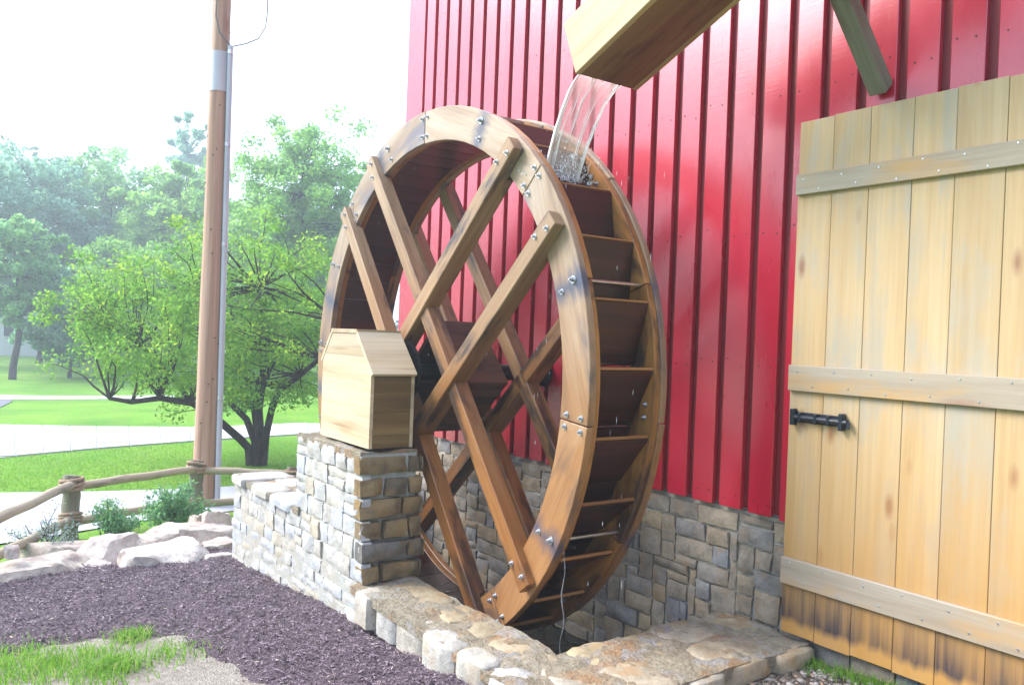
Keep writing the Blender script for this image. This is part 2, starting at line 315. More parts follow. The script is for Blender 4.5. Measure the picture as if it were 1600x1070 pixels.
f = w.math('MAXIMUM', f, w.n('MapRange', {0: w.math('ADD', xpos, w.math('MULTIPLY', n2, 0.8)), 1: 0.1, 2: -0.5}).outputs[0])
soil = w.mix(w.n('MapRange', {0: xpos, 1: 1.9, 2: 2.2}).outputs[0], soil, w.mix(1.0, soil, (0.30, 0.25, 0.21), 'MULTIPLY'))
w.color(w.mix(f, soil, grass)); w.bump(w.math('ADD', n2, n3), 0.7, 0.04); mat['ground'] = w.m
w = place_mat('mulch_bed'); n2 = w.noise((16, 16, 16), 1, 6, 0.7); n3 = w.noise((75, 55, 75), 1, 4, 0.7)
c = w.ramp(n3, [(0.3, (0.04, 0.028, 0.035)), (0.55, (0.165, 0.12, 0.137)), (0.8, (0.29, 0.225, 0.25))])
w.color(w.mix(0.5, c, w.ramp(n2, [(0.3, 0.5), (0.65, 1.15)]), 'MULTIPLY')); w.bump(w.math('ADD', n2, n3), 1.0, 0.03); mat['mulch'] = w.m
def paving(name, a, b):
    w = place_mat(name); n1 = w.noise((0.7, 0.7, 0.7), 1, 5); n2 = w.noise((30, 30, 30), 1, 4, 0.7)
    w.color(w.mix(0.35, w.ramp(n1, [(0.3, a), (0.7, b)]), w.ramp(n2, [(0.3, 0.6), (0.65, 1.05)]), 'MULTIPLY')); w.bump(n2, 0.3, 0.01); return w.m
mat['concrete'] = paving('concrete_path', (0.44, 0.44, 0.46), (0.56, 0.55, 0.56))
mat['drive'] = paving('driveway', (0.38, 0.385, 0.42), (0.48, 0.48, 0.51))
mat['asphalt'] = paving('asphalt', (0.13, 0.13, 0.15), (0.19, 0.19, 0.21))

w = M('falling_water', 0.06, 0.5)      # clear water with white aerated streaks running along the fall (local Y)
w.set(w.b, 'IOR', 1.33); w.set(w.b, 'Transmission Weight', 1.0); w.color((0.96, 0.98, 1.0))
st = w.noise((42, 2.2, 3), 1, 4, 0.6)
foam = w.n('BsdfDiffuse', {'Color': (0.85, 0.88, 0.92, 1)}); tp = w.n('BsdfTransparent')
fac_attr = w.n('Attribute', attribute_name='tint', attribute_type='GEOMETRY').outputs['Fac']
m1 = w.n('MixShader', {0: 0.35}); w.t.links.new(tp.outputs[0], m1.inputs[1]); w.t.links.new(w.b.outputs[0], m1.inputs[2])
fm = w.math('MINIMUM', w.math('ADD', w.math('MULTIPLY', w.ramp(st, [(0.38, 0.10), (0.75, 0.5)]), 0.55), fac_attr), 0.9)
m2 = w.n('MixShader', {0: fm}); w.t.links.new(m1.outputs[0], m2.inputs[1]); w.t.links.new(foam.outputs[0], m2.inputs[2])
w.t.links.new(m2.outputs[0], w.out.inputs[0]); w.bump(st, 0.4, 0.01); mat['water'] = w.m
w = M('pool_water', 0.05, 0.5); w.color((0.012, 0.014, 0.014)); n = w.noise((9, 9, 9), 1, 3); w.bump(n, 0.5, 0.02); mat['pool'] = w.m
w = M('house_paint', 0.7); w.color((0.62, 0.63, 0.66)); mat['house'] = w.m
w = M('house_roof', 0.85); n = w.noise((3, 3, 20), 1, 4); w.color(w.ramp(n, [(0.3, (0.14, 0.14, 0.16)), (0.7, (0.22, 0.22, 0.24))])); mat['house_roof'] = w.m
w = M('window_glass', 0.08, 0.6); w.color((0.03, 0.04, 0.05)); mat['glass'] = w.m
w = M('roof_metal', 0.5); n = w.noise((2, 2, 2), 1, 3); w.color(w.ramp(n, [(0.3, (0.10, 0.10, 0.11)), (0.7, (0.14, 0.14, 0.15))])); mat['roof'] = w.m

# ------------------------------------------------------------------ the setting: ground, mulch, paving
TX0, TX1, TY0, TY1 = 2.10, 3.62, 2.45, 6.90          # footprint of the wheel pit with its walls
def grid_lines(parts):
    out = []
    for a, b, s in parts:
        n = max(1, round((b - a) / s)); out += [a + (b - a) * i / n for i in range(n)]
    return out + [parts[-1][1]]
def sheet(name, xs, ys, zf, mt, keep=None, smooth=True):
    V = [(x, y, zf(x, y)) for y in ys for x in xs]; nx = len(xs); F = []
    for j in range(len(ys) - 1):
        for i in range(nx - 1):
            if keep is None or keep((xs[i] + xs[i + 1]) / 2, (ys[j] + ys[j + 1]) / 2):
                F.append((j * nx + i, j * nx + i + 1, (j + 1) * nx + i + 1, (j + 1) * nx + i))
    return mobj(name, V, F, mt, None, (0, 0, 0), None, smooth)
def ground_z(x, y):
    if TX0 + 0.1 < x < 4.6 and TY0 + 0.15 < y < TY1 - 0.05: return -2.45
    z = gz(x, y)
    if y < 9.5 and -4 < x < 5: z += 0.012 * fbm((x * 1.7, y * 1.7, 0.3))
    return z
gx = grid_lines([(-150, -60, 30), (-60, -6, 6), (-6, 1.8, 0.3), (1.8, 5, 0.1), (5, 12, 1), (12, 60, 6), (60, 150, 30)])
gy = grid_lines([(-150, -40, 30), (-40, -2, 4), (-2, 2.2, 0.3), (2.2, 7.2, 0.1), (7.2, 12, 0.3), (12, 40, 2), (40, 150, 11)])
tag(sheet('ground', gx, gy, ground_z, mat['ground']), kind='structure')

def seg_dist(px, py, pts):
    best = 1e9
    for (ax, ay), (bx, by) in zip(pts, pts[1:]):
        t = max(0, min(1, ((px - ax) * (bx - ax) + (py - ay) * (by - ay)) / ((bx - ax) ** 2 + (by - ay) ** 2)))
        best = min(best, math.hypot(px - ax - t * (bx - ax), py - ay - t * (by - ay)))
    return best
MULCH = [(-2.0, 5.35), (0.38, 5.12), (0.8, 5.12), (1.08, 5.0), (1.18, 4.8), (1.25, 4.4), (1.36, 3.85), (1.55, 3.3), (1.75, 2.6), (1.9, 2.2), (2.25, 2.2), (2.25, 6.95), (1.9, 7.25), (0.95, 7.45), (0.5, 7.1), (-2.0, 6.6)]
def inside(px, py, poly):
    c = False; n = len(poly)
    for i in range(n):
        (ax, ay), (bx, by) = poly[i], poly[(i + 1) % n]
        if (ay > py) != (by > py) and px < (bx - ax) * (py - ay) / (by - ay) + ax: c = not c
    return c
def mulch_depth(x, y):
    d = seg_dist(x, y, MULCH + MULCH[:1]) * (1 if inside(x, y, MULCH) else -1)
    d += 0.07 * fbm((x * 5, y * 5, 2.2))
    if x > 2.0: d = max(d, 0.3)
    return d
def mulch_z(x, y):
    d = mulch_depth(x, y)
    return gz(x, y) + max(-0.04, min(0.035, d * 0.25)) + 0.026 * fbm((x * 5, y * 5, 1.1), 4) * min(1, max(0, d * 6)) + 0.006 * fbm((x * 30, y * 30, 4.1), 2)
tag(sheet('mulch_bed', grid_lines([(-2.1, 2.2, 0.045)]), grid_lines([(2.2, 7.7, 0.045)]), mulch_z, mat['mulch'], lambda x, y: mulch_depth(x, y) > -0.1), kind='structure')

def strip(name, near, far, zf, mt, dz, n=24):
    """paving between two edges given as photo points on the level ground"""
    def samp(pts, t):
        k = t * (len(pts) - 1); i = min(int(k), len(pts) - 2); f = k - i
        return pts[i].lerp(pts[i + 1], f)
    V, F = [], []
    for i in range(n + 1):
        a = samp(near, i / n); b = samp(far, i / n)
        for k in range(5):
            p = a.lerp(b, k / 4); V.append((p.x, p.y, zf(p.x, p.y) + dz))
    for i in range(n):
        for k in range(4): F.append((i * 5 + k, i * 5 + k + 1, (i + 1) * 5 + k + 1, (i + 1) * 5 + k))
    return tag(mobj(name, V, F, mt), kind='structure')
ZL = -2.2
def gp(u, v): return on_z(u, v, ZL)
lv = lambda x, y: ZL
strip('driveway', [Vector((-14, 10.2, 0)), Vector((-3, 9.2, 0)), Vector((0.4, 9.0, 0)), Vector((2.0, 9.75, 0)), Vector((4.0, 9.9, 0)), Vector((9, 9.6, 0)), Vector((22, 9, 0))],
      [Vector((-14, 13.0, 0)), gp(-300, 772), gp(0, 771), gp(150, 769), gp(310, 764), gp(500, 752), Vector((22, 10.6, 0))], gz, mat['drive'], 0.012)
strip('concrete_path', [Vector((-20, 15.3, 0)), gp(-250, 722), gp(0, 716), gp(150, 702), gp(320, 689), gp(480, 679), Vector((26, 12.5, 0))],
      [Vector((-20, 18.6, 0)), gp(-250, 662), gp(0, 665), gp(150, 668), gp(320, 669), gp(480, 662), Vector((26, 13.8, 0))], lv, mat['concrete'], 0.012)
def slabs(parent, near, far, n, zf, dz, gap=0.012):
    def samp(pts, t):
        k = t * (len(pts) - 1); i = min(int(k), len(pts) - 2); return pts[i].lerp(pts[i + 1], k - i)
    for i in range(n):
        t0, t1 = i / n, (i + 1) / n
        a, b, c, d = samp(near, t0), samp(near, t1), samp(far, t1), samp(far, t0); L = max(0.3, (b - a).length); g = gap / L
        q = [a.lerp(b, g), b.lerp(a, g), c.lerp(d, g), d.lerp(c, g)]; m = (q[0] + q[2]) / 2; z = zf(m.x, m.y) + dz
        V = [(p.x - m.x, p.y - m.y, h_) for h_ in (0.0, -0.06) for p in q]
        mobj('slab', V, [(0, 1, 2, 3), (0, 4, 5, 1), (1, 5, 6, 2), (2, 6, 7, 3), (3, 7, 4, 0)], mat['concrete'], parent, (m.x, m.y, z))
cpath = bpy.data.objects['concrete_path']
slabs(cpath, [gp(-250, 722), gp(0, 716), gp(150, 702), gp(320, 689), gp(480, 679)], [gp(-250, 662), gp(0, 665), gp(150, 668), gp(320, 669), gp(480, 662)], 14, lv, 0.03)
strip('far_path', [gp(-300, 628), gp(0, 624), gp(60, 625), gp(150, 624), gp(300, 622)], [gp(-300, 617), gp(0, 617), gp(60, 619), gp(150, 619), gp(300, 618)], lv, mat['concrete'], 0.012)
strip('far_road', [gp(-420, 640), gp(-150, 640), gp(0, 637), gp(18, 628)], [gp(-420, 626), gp(-150, 625), gp(0, 624.5), gp(18, 624.5)], lv, mat['asphalt'], 0.018)

# ------------------------------------------------------------------ the barn
WX = 3.63                                    # plane of the raised boards
barn = tag(empty('barn', (6.0, 3.0, -2.2)), 'red painted wooden barn on a stone foundation behind the water wheel', 'barn')
PITCH = 0.1985; G0 = 2.70; Z0, Z1 = -0.90, 5.6
ks = range(-19, 22)
for k in ks:
    a = G0 + PITCH * k + 0.026; b = G0 + PITCH * (k + 1) - 0.026
    if k == 20: continue
    if b > 7.0: b = 7.0
    if b - a < 0.03: continue
    zb = Z0 + rng.uniform(-0.006, 0.006)
    timber('siding_board', (WX + 0.015, (a + b) / 2, zb), (WX + 0.015 + rng.uniform(-0.002, 0.002), (a + b) / 2, Z1), (0, 1, 0), b - a, 0.03, mat['red'], barn, 0.0025, 0.0012)
timber('siding_board', (WX + 0.015, 6.84, Z0), (WX + 0.015, 6.84, Z1), (0, 1, 0), 0.30, 0.03, mat['red'], barn, 0.0025)
nl = Geo()
for k in range(-8, 21):
    for zr in (-0.82, -0.1, 0.62, 1.34, 2.06, 2.78):
        for q in (0.3, 0.72):
            if rng.random() < 0.8:
                c = Vector((WX - 0.0022, G0 + PITCH * (k + q) + rng.uniform(-.01, .01), zr + rng.uniform(-.03, .03))); nl.tube([c + Vector((0.004, 0, 0)), c], [0.0045, 0.004], 6)
o = nl.obj('nail_heads', mat['iron'], barn, (WX, 4, 1)); o['kind'] = 'stuff'
timber('wall_panel', (WX + 0.06, 1.5, (Z0 + Z1) / 2 + 0.005), (WX + 0.06, 6.985, (Z0 + Z1) / 2 + 0.005), (0, 0, 1), Z1 - Z0 - 0.02, 0.06, mat['red_back'], barn, 0)
timber('wall_panel', (WX + 0.06, -1.2, (Z0 + Z1) / 2 + 0.005), (WX + 0.06, 1.5, (Z0 + Z1) / 2 + 0.005), (0, 0, 1), Z1 - Z0 - 0.02, 0.06, mat['red_back'], barn, 0)
timber('end_wall', (WX + 0.05, 6.96, (Z0 + Z1) / 2), (9.6, 6.96, (Z0 + Z1) / 2), (0, 0, 1), Z1 - Z0 - 0.03, 0.06, mat['red'], barn, 0)
timber('back_wall', (9.6, -1.2, (Z0 + Z1) / 2), (9.6, 6.98, (Z0 + Z1) / 2), (0, 0, 1), Z1 - Z0 - 0.03, 0.06, mat['red'], barn, 0)
rt_ = prism('roof', [(-3.25, 0), (3.25, 0), (0, 3.0)], -4.2, 4.2, mat['roof'], barn, (6.6, 2.9, Z1 + 0.01), Matrix.Identity(3), 0)

# foundation of random ashlar, every stone its own piece
def stone_mesh(name, w, h, d, seed, mt, rough=0.012, nu=None, nv=None, round_=0.018):
    """a hewn stone: local x = width, z = height, front towards -y"""
    r = random.Random(seed); nu = nu or max(3, min(7, round(w / 0.035))); nv = nv or max(3, min(5, round(h / 0.028)))
    V = []; o = (r.uniform(0, 90), r.uniform(0, 90), r.uniform(0, 90))
    cj = [(r.uniform(-1, 1) * 0.007, r.uniform(-1, 1) * 0.006) for _ in range(4)]
    for j in range(nv + 1):
        for i in range(nu + 1):
            s, t = i / nu, j / nv
            x = (s - 0.5) * w; z = (t - 0.5) * h
            jx = (cj[0][0] * (1 - s) * (1 - t) + cj[1][0] * s * (1 - t) + cj[2][0] * s * t + cj[3][0] * (1 - s) * t)
            jz = (cj[0][1] * (1 - s) * (1 - t) + cj[1][1] * s * (1 - t) + cj[2][1] * s * t + cj[3][1] * (1 - s) * t)
            e = min(min(s, 1 - s) * w, min(t, 1 - t) * h)
            back = round_ * max(0, 1 - e / (round_ * 1.3)) ** 1.5
            nz = fbm((o[0] + x * 11, o[1] + z * 11, o[2]), 3) * rough
            ex = fbm((o[0] + z * 25, o[2] + t * 3, 5.1), 2) * 0.006 if e < 1e-6 else 0
            V.append((x + jx + ex, -(nz - back), z + jz + ex))
    idx = lambda i, j: j * (nu + 1) + i
    F = [(idx(i, j), idx(i + 1, j), idx(i + 1, j + 1), idx(i, j + 1)) for j in range(nv) for i in range(nu)]
    ring = [idx(i, 0) for i in range(nu)] + [idx(nu, j) for j in range(nv)] + [idx(i, nv) for i in range(nu, 0, -1)] + [idx(0, j) for j in range(nv, 0, -1)]
    base = len(V); n = len(ring)
    for k in ring: V.append(V[k])
    for k in ring: V.append((V[k][0], d, V[k][2]))
    for k in range(n): F.append((base + (k + 1) % n, base + k, base + n + k, base + n + (k + 1) % n))
    return mk_mesh(name, V, F, mt, True)
def stone(parent, c, w, h, d, normal, mt, seed, rough=0.012, name='stone', round_=0.018):
    me = stone_mesh(name, w, h, d, seed, mt, rough, round_=round_)
    y = -Vector(normal); z = Vector((0, 0, 1)) if abs(y.z) < 0.9 else Vector((0, 1, 0)); x = y.cross(z).normalized(); z = x.cross(y)
    rot = Matrix(((x.x, y.x, z.x), (x.y, y.y, z.y), (x.z, y.z, z.z)))
    return link(bpy.data.objects.new(name, me), parent, c, rot)

FX = WX + 0.022
fnd = timber('foundation', (FX + 0.20, -1.2, -1.62), (FX + 0.20, 6.98, -1.62), (0, 0, 1), 1.43, 0.34, mat['mortar'], barn, 0)
cu, cv = 0.058, 0.054
y_lo, y_hi, z_lo = 1.3, 6.96, -2.06
ncu = int((y_hi - y_lo) / cu); ncv = int((Z0 - z_lo) / cv)
occ = [[False] * ncu for _ in range(ncv)]
fr = random.Random(21); cnt = 0
for j in range(ncv - 1, -1, -1):
    i = 0
    while i < ncu:
        if occ[j][i]: i += 1; continue
        hh = min(fr.choice([1, 2, 2, 2, 2, 3, 2]), j + 1); ww = fr.choice([2, 3, 4, 4, 5, 5, 3]) if hh > 1 else fr.choice([3, 4, 5])
        if hh == 3: ww = fr.choice([2, 3, 4])
        k = 0
        while k < ww and i + k < ncu and not occ[j][i + k]: k += 1
        ww = k
        while hh > 1 and any(occ[j - q][i + p] for q in range(hh) for p in range(ww)): hh -= 1
        for q in range(hh):
            for p in range(ww): occ[j - q][i + p] = True
        W_, H_ = ww * cu, hh * cv
        yc = y_hi - (i + ww / 2) * cu; zc = z_lo + (j + 1 - hh / 2) * cv
        if j + 1 == ncv: zc += 0.004
        gpj = 0.014
        stone(fnd, (FX + 0.014 - fr.uniform(0, 0.012), yc, zc), W_ - gpj, H_ - gpj, 0.05, (-1, 0, 0), mat['stone_found'], fr.random(), 0.011, round_=0.006); cnt += 1
        i += ww
print('foundation stones', cnt)

# the door: boards, battens with nail heads, barrel bolt
door = link(bpy.data.objects.new('door', None), barn, (3.61, 1.7, -1.45))
edges = [2.616, 2.421, 2.227, 2.018, 1.826, 1.619, 1.42, 1.22, 1.03, 0.85]
def door_pine():
    """the same pine, with a dark damp tide mark that has crept up from the foot of the door"""
    m = mat['pine'].copy(); m.name = 'door_pine_tide'; t = m.node_tree
    b = [n for n in t.nodes if n.type == 'BSDF_PRINCIPLED'][0]; src = b.inputs['Base Color'].links[0].from_socket
    geo = t.nodes.new('ShaderNodeNewGeometry'); sep = t.nodes.new('ShaderNodeSeparateXYZ'); t.links.new(geo.outputs['Position'], sep.inputs[0])
    def noise(sc, s, det):
        v = t.nodes.new('ShaderNodeVectorMath'); v.operation = 'MULTIPLY'; v.inputs[1].default_value = sc; t.links.new(geo.outputs['Position'], v.inputs[0])
        n = t.nodes.new('ShaderNodeTexNoise'); n.inputs['Scale'].default_value = s; n.inputs['Detail'].default_value = det; t.links.new(v.outputs[0], n.inputs['Vector']); return n.outputs['Fac']
    def mth(op, a, b_):
        n = t.nodes.new('ShaderNodeMath'); n.operation = op
        for i, x in enumerate((a, b_)):
            if isinstance(x, bpy.types.NodeSocket): t.links.new(x, n.inputs[i])
            else: n.inputs[i].default_value = x
        return n.outputs[0]
    def ramp(f, st):
        r = t.nodes.new('ShaderNodeValToRGB'); t.links.new(f, r.inputs[0])
        while len(r.color_ramp.elements) < len(st): r.color_ramp.elements.new(0.5)
        for e, (p, c) in zip(r.color_ramp.elements, st): e.position = p; e.color = (c, c, c, 1)
        return r.outputs[0]
    def mixc(f, a, c):
        x = t.nodes.new('ShaderNodeMix'); x.data_type = 'RGBA'; t.links.new(f, x.inputs[0]); t.links.new(a, x.inputs[6]); x.inputs[7].default_value = (*c, 1); return x.outputs[2]
    nz = noise((6, 16, 1.2), 1.0, 4)
    hgt = mth('ADD', mth('ADD', sep.outputs[2], 1.45), mth('MULTIPLY', mth('SUBTRACT', nz, 0.5), 0.9))
    amber = ramp(mth('MULTIPLY', hgt, 0.5), [(0.0, 0.8), (0.32, 0.35), (0.62, 0.0)])
    c = mixc(amber, src, (0.46, 0.22, 0.035))
    h0 = mth('ADD', sep.outputs[2], 1.45)
    rise = ramp(mth('ADD', h0, mth('MULTIPLY', mth('SUBTRACT', nz, 0.5), 0.10)), [(0.045, 0.0), (0.085, 0.95)])
    streak = noise((4, 42, 1.6), 1.0, 4)
    fade = ramp(mth('ADD', h0, mth('MULTIPLY', mth('SUBTRACT', mth('ADD', mth('MULTIPLY', streak, 0.6), mth('MULTIPLY', nz, 0.4)), 0.5), -0.75)), [(0.04, 1.0), (0.16, 0.6), (0.33, 0.12), (0.5, 0.0)])
    f1 = mth('MULTIPLY', mth('MULTIPLY', rise, fade), ramp(noise((1, 5.5, 0.8), 1.0, 3), [(0.3, 0.5), (0.5, 1.0)]))
    c = mixc(f1, c, (0.035, 0.03, 0.04))
    t.links.new(c, b.inputs['Base Color']); return m
mat['pine_door'] = door_pine()
for a, b in zip(edges, edges[1:]):
    timber('plank', (3.6135, (a + b) / 2, -1.45 + rng.uniform(-.004, .004)), (3.6135 + rng.uniform(-.0015, .0015), (a + b) / 2, 1.143 + rng.uniform(-.004, .004)), (0, 1, 0), a - b - 0.002, 0.025, mat['pine_door'], door, 0.002)
for zc, hgt in ((0.819, 0.104), (-0.157, 0.130), (-1.133, 0.132)):
    bt = timber('batten', (3.588, 2.612, zc), (3.588, 0.86, zc), (0, 0, 1), hgt, 0.025, mat['batten'], door, 0.003)
    nails = Geo()
    for a, b in zip(edges, edges[1:]):
        for q in (-0.3, 0.3):
            c = Vector((3.5757, (a + b) / 2 + q * (a - b) * 0.7 + rng.uniform(-.01, .01), zc + q * hgt + rng.uniform(-.01, .01)))
            nails.tube([c, c + Vector((-0.003, 0, 0))], [0.006, 0.004], 6)
    nm = nails.obj('nail_heads', mat['steel'], bt, (3.5757, 1.8, zc)); nm['kind'] = 'stuff'
lt = Geo(); yb, zb = 2.585, -0.352
def lbox(G, c, s):
    bm = box_bm(s[0], s[1], s[2], 0.004); o = [v.co + Vector(c) for v in bm.verts]; bm.verts.index_update(); f = [tuple(v.index for v in fa.verts) for fa in bm.faces]; bm.free(); G.add(o, f)
LX = 3.601
lbox(lt, (LX - 0.006, (yb + 2.29) / 2, zb), (0.006, yb - 2.29, 0.052))
lt.tube([(LX - 0.022, yb - 0.01, zb), (LX - 0.022, 2.272, zb)], 0.0155, 10)
for yq, hq in ((yb - 0.012, 0.082), (2.302, 0.082)): lbox(lt, (LX - 0.021, yq, zb), (0.036, 0.024, hq))
for yq in (2.53, 2.44, 2.37): lbox(lt, (LX - 0.02, yq, zb), (0.04, 0.018, 0.05))
lt.tube([(LX - 0.022, 2.272, zb), (LX - 0.024, 2.268, zb), (LX - 0.03, 2.262, zb - 0.03)], [0.010, 0.010, 0.008], 8)
ltm = lt.obj('barrel_bolt', mat['black'], door, (LX, 2.44, zb), False); ltm['label'] = 'black iron barrel bolt on the edge of the barn door'

# ------------------------------------------------------------------ wheel pit walls and pier
pit = tag(empty('stone_wall', (2.3, 4.6, -2.3)), 'pale limestone wall with a square pier round the wheel pit', 'stone wall')
PX0, PX1 = 2.09, 2.47
def core(name, x0, x1, y0, y1, z0, z1, mt, b=0.0):
    return timber(name, (x0, (y0 + y1) / 2, (z0 + z1) / 2), (x1, (y0 + y1) / 2, (z0 + z1) / 2), (0, 1, 0), y1 - y0, z1 - z0, mt, pit, b)
core('mortar_core', PX0 + 0.014, 2.43, 2.47, 6.86, -2.40, -1.50, mat['mortar'])
core('mortar_core', PX0 + 0.018, PX1 - 0.012, 4.45, 6.84, -1.50, -1.245, mat['mortar'])
pier = core('pier', PX0 + 0.022, PX1 + 0.0, 4.46, 5.46, -1.245, -0.735, mat['mortar'])
core('mortar_core', 2.43, 3.64, 2.475, 2.99, -2.40, -1.50, mat['mortar'])
core('mortar_core', 2.43, 3.64, 6.60, 6.855, -2.40, -1.30, mat['mortar'])
wr = random.Random(5)
levels = [-2.10, -1.985, -1.875, -1.765, -1.655, -1.575, -1.48, -1.36, -1.235, -1.11, -0.985, -0.86, -0.735]
for zi, (za, zb_) in enumerate(zip(levels, levels[1:])):
    mid = (za + zb_) / 2
    if mid < -1.48: y0, y1 = 2.46, 6.87
    elif mid < -1.235: y0, y1 = 4.37, 6.85
    else: y0, y1 = 4.37 + (mid + 1.48) * 0.12, 5.49
    if mid > -1.5 and mid < -1.235: y0 = 4.37 + (mid + 1.48) * 0.12
    y = y0
    while y < y1 - 0.02:
        L = wr.choice([0.14, 0.18, 0.22, 0.26, 0.3, 0.2]) * wr.uniform(0.9, 1.1)
        if y1 - y - L < 0.09: L = y1 - y
        h_ = zb_ - za; yc = y + L / 2
        low = gz(2, yc)
        if zb_ > low - 0.05:
            pr = pier if mid > -1.245 else pit
            if mid < -1.48 and mid > -1.575 and yc < 4.3:            # the big rounded edge stones of the low wall
                pass
            sub = wr.random() < 0.16 and h_ > 0.1
            pieces = [(mid - h_ / 4, h_ / 2), (mid + h_ / 4, h_ / 2)] if sub else [(mid, h_)]
            for mc, mh in pieces:
                stone(pr, (PX0 + 0.012 - wr.uniform(-0.002, 0.010), yc, mc), L - 0.012, mh - 0.011, 0.06, (-1, 0, 0), mat['stone'], wr.random(), 0.013, round_=0.005)
        y += L
# face of the pier towards the door
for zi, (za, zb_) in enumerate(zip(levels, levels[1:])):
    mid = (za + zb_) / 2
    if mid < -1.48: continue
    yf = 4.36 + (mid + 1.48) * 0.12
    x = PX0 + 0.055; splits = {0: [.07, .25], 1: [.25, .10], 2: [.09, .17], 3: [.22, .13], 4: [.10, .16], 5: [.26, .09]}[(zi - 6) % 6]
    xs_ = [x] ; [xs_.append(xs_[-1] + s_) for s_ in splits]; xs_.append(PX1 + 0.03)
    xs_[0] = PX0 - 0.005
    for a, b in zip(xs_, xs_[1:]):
        stone(pier if mid > -1.245 else pit, ((a + b) / 2, yf - wr.uniform(-0.004, 0.012), mid - 0.005), b - a - 0.02, zb_ - za - 0.028, 0.10, (0, -1, 0), mat['stone_pier_shade'], wr.random(), 0.026, round_=0.011)
# capping
def slab(x0, x1, y0, y1, z, th, mt, parent=pit, seed=None, dome=0.012, name='cap_stone'):
    r = random.Random(seed if seed is not None else wr.random()); n = 18; o = r.uniform(0, 99); cx, cy = (x0 + x1) / 2, (y0 + y1) / 2
    V = []; rings = [(1.0, -th), (1.01, -0.4 * th), (0.985, -0.008), (0.93, 0.0), (0.6, dome * 0.7), (0.25, dome)]
    for s, dz in rings:
        for k in range(n):
            a = 2 * math.pi * k / n; ca, sa = math.cos(a), math.sin(a)
            q = 1 / max(abs(ca), abs(sa)) ** 0.86
            j = 1 + 0.11 * fbm((ca * 1.6 + o, sa * 1.6, o), 3)
            px, py = ca * q * (x1 - x0) / 2 * s * j, sa * q * (y1 - y0) / 2 * s * j
            V.append((px, py, dz + 0.009 * fbm((px * 9 + o, py * 9, 2.0), 3)))
    V.append((0, 0, dome))
    F = []
    for i in range(len(rings) - 1):
        for k in range(n): F.append((i * n + k, i * n + (k + 1) % n, (i + 1) * n + (k + 1) % n, (i + 1) * n + k))
    F += [((len(rings) - 1) * n + k, (len(rings) - 1) * n + (k + 1) % n, len(V) - 1) for k in range(n)]
    return mobj(name, V, F, mt, parent, (cx, cy, z), None, True)
def cap_bed(name, xs, ys, ztop, parent):
    """mortar bedding of the wall top, uneven"""
    V = [(x, y, ztop + 0.018 * fbm((x * 6, y * 6, 3.3), 4) + 0.006 * fbm((x * 22, y * 22, 7.7), 3)) for y in ys for x in xs]; nx = len(xs); ny = len(ys)
    F = [(j * nx + i, j * nx + i + 1, (j + 1) * nx + i + 1, (j + 1) * nx + i) for j in range(ny - 1) for i in range(nx - 1)]
    ring = [i for i in range(nx)] + [j * nx + nx - 1 for j in range(1, ny)] + [(ny - 1) * nx + i for i in range(nx - 2, -1, -1)] + [j * nx for j in range(ny - 2, 0, -1)]
    n0 = len(V); nr = len(ring)
    for k in ring: V.append((V[k][0], V[k][1], ztop - 0.05))
    F += [(ring[(k + 1) % nr], ring[k], n0 + k, n0 + (k + 1) % nr) for k in range(nr)]
    c = Vector((xs[0], ys[0], ztop)); return mobj(name, [Vector(v) - c for v in V], F, mat['cap_mortar'], parent, c, None, True)
cap_bed('cap_mortar', grid_lines([(2.045, 2.45, 0.03)]), grid_lines([(2.46, 4.42, 0.03)]), -1.478, pit)
cap_bed('cap_mortar', grid_lines([(2.45, 3.645, 0.03)]), grid_lines([(2.46, 3.005, 0.03)]), -1.478, pit)
cap_bed('cap_mortar', grid_lines([(2.09, 2.47, 0.03)]), grid_lines([(5.4, 6.86, 0.03)]), -1.225, pit)
cap_bed('cap_mortar', grid_lines([(2.098, 2.478, 0.025)]), grid_lines([(4.462, 5.485, 0.025)]), -0.722, pier)
y = 2.46
while y < 4.3:                                              # outer edge: big rounded boulders, inner edge: flatter slabs
    L = wr.uniform(0.2, 0.36); L = L if 4.34 - y - L > 0.14 else 4.34 - y
    xm = 2.02 + wr.uniform(0.14, 0.22)
    slab(2.035 + wr.uniform(-0.02, 0.02), xm, y, y + L - 0.02, -1.483 + wr.uniform(-0.012, 0.012), 0.17, mat['stone_edge'], dome=0.008)
    y += L
y = 2.52
while y < 4.3:
    L = wr.uniform(0.22, 0.42); L = L if 4.33 - y - L > 0.16 else 4.33 - y
    slab(2.23 + wr.uniform(-0.02, 0.02), 2.445 + wr.uniform(-0.015, 0.015), y, y + L - 0.025, -1.479 + wr.uniform(-0.008, 0.006), 0.10, mat['stone_cap'], dome=0.003)
    y += L
x = 2.46
while x < 3.6:
    L = wr.uniform(0.24, 0.4); L = L if 3.64 - x - L > 0.16 else 3.64 - x
    ys_ = 2.46 + wr.uniform(0.2, 0.32)
    slab(x, x + L - 0.02, 2.43 + wr.uniform(-0.02, 0.02), ys_, -1.479 + wr.uniform(-0.008, 0.006), 0.16, mat['stone_cap'], dome=0.003)
    slab(x + 0.03, x + L, ys_ + 0.02, 3.02 + wr.uniform(-0.03, 0.03), -1.480 + wr.uniform(-0.008, 0.006), 0.12, mat['stone_cap'], dome=0.003)
    x += L
for x0, x1, y0, y1 in ((2.06, 2.3, 5.5, 5.95), (2.3, 2.5, 5.5, 6.1), (2.07, 2.28, 5.97, 6.4), (2.28, 2.49, 6.12, 6.5), (2.06, 2.5, 6.52, 6.88)):
    slab(x0, x1, y0, y1 - 0.02, -1.217, 0.06, mat['stone'], dome=0.008)
timber('pit_floor', (2.43, 4.8, -2.30), (3.64, 4.8, -2.30), (0, 1, 0), 3.7, 0.12, mat['mortar'], pit, 0)
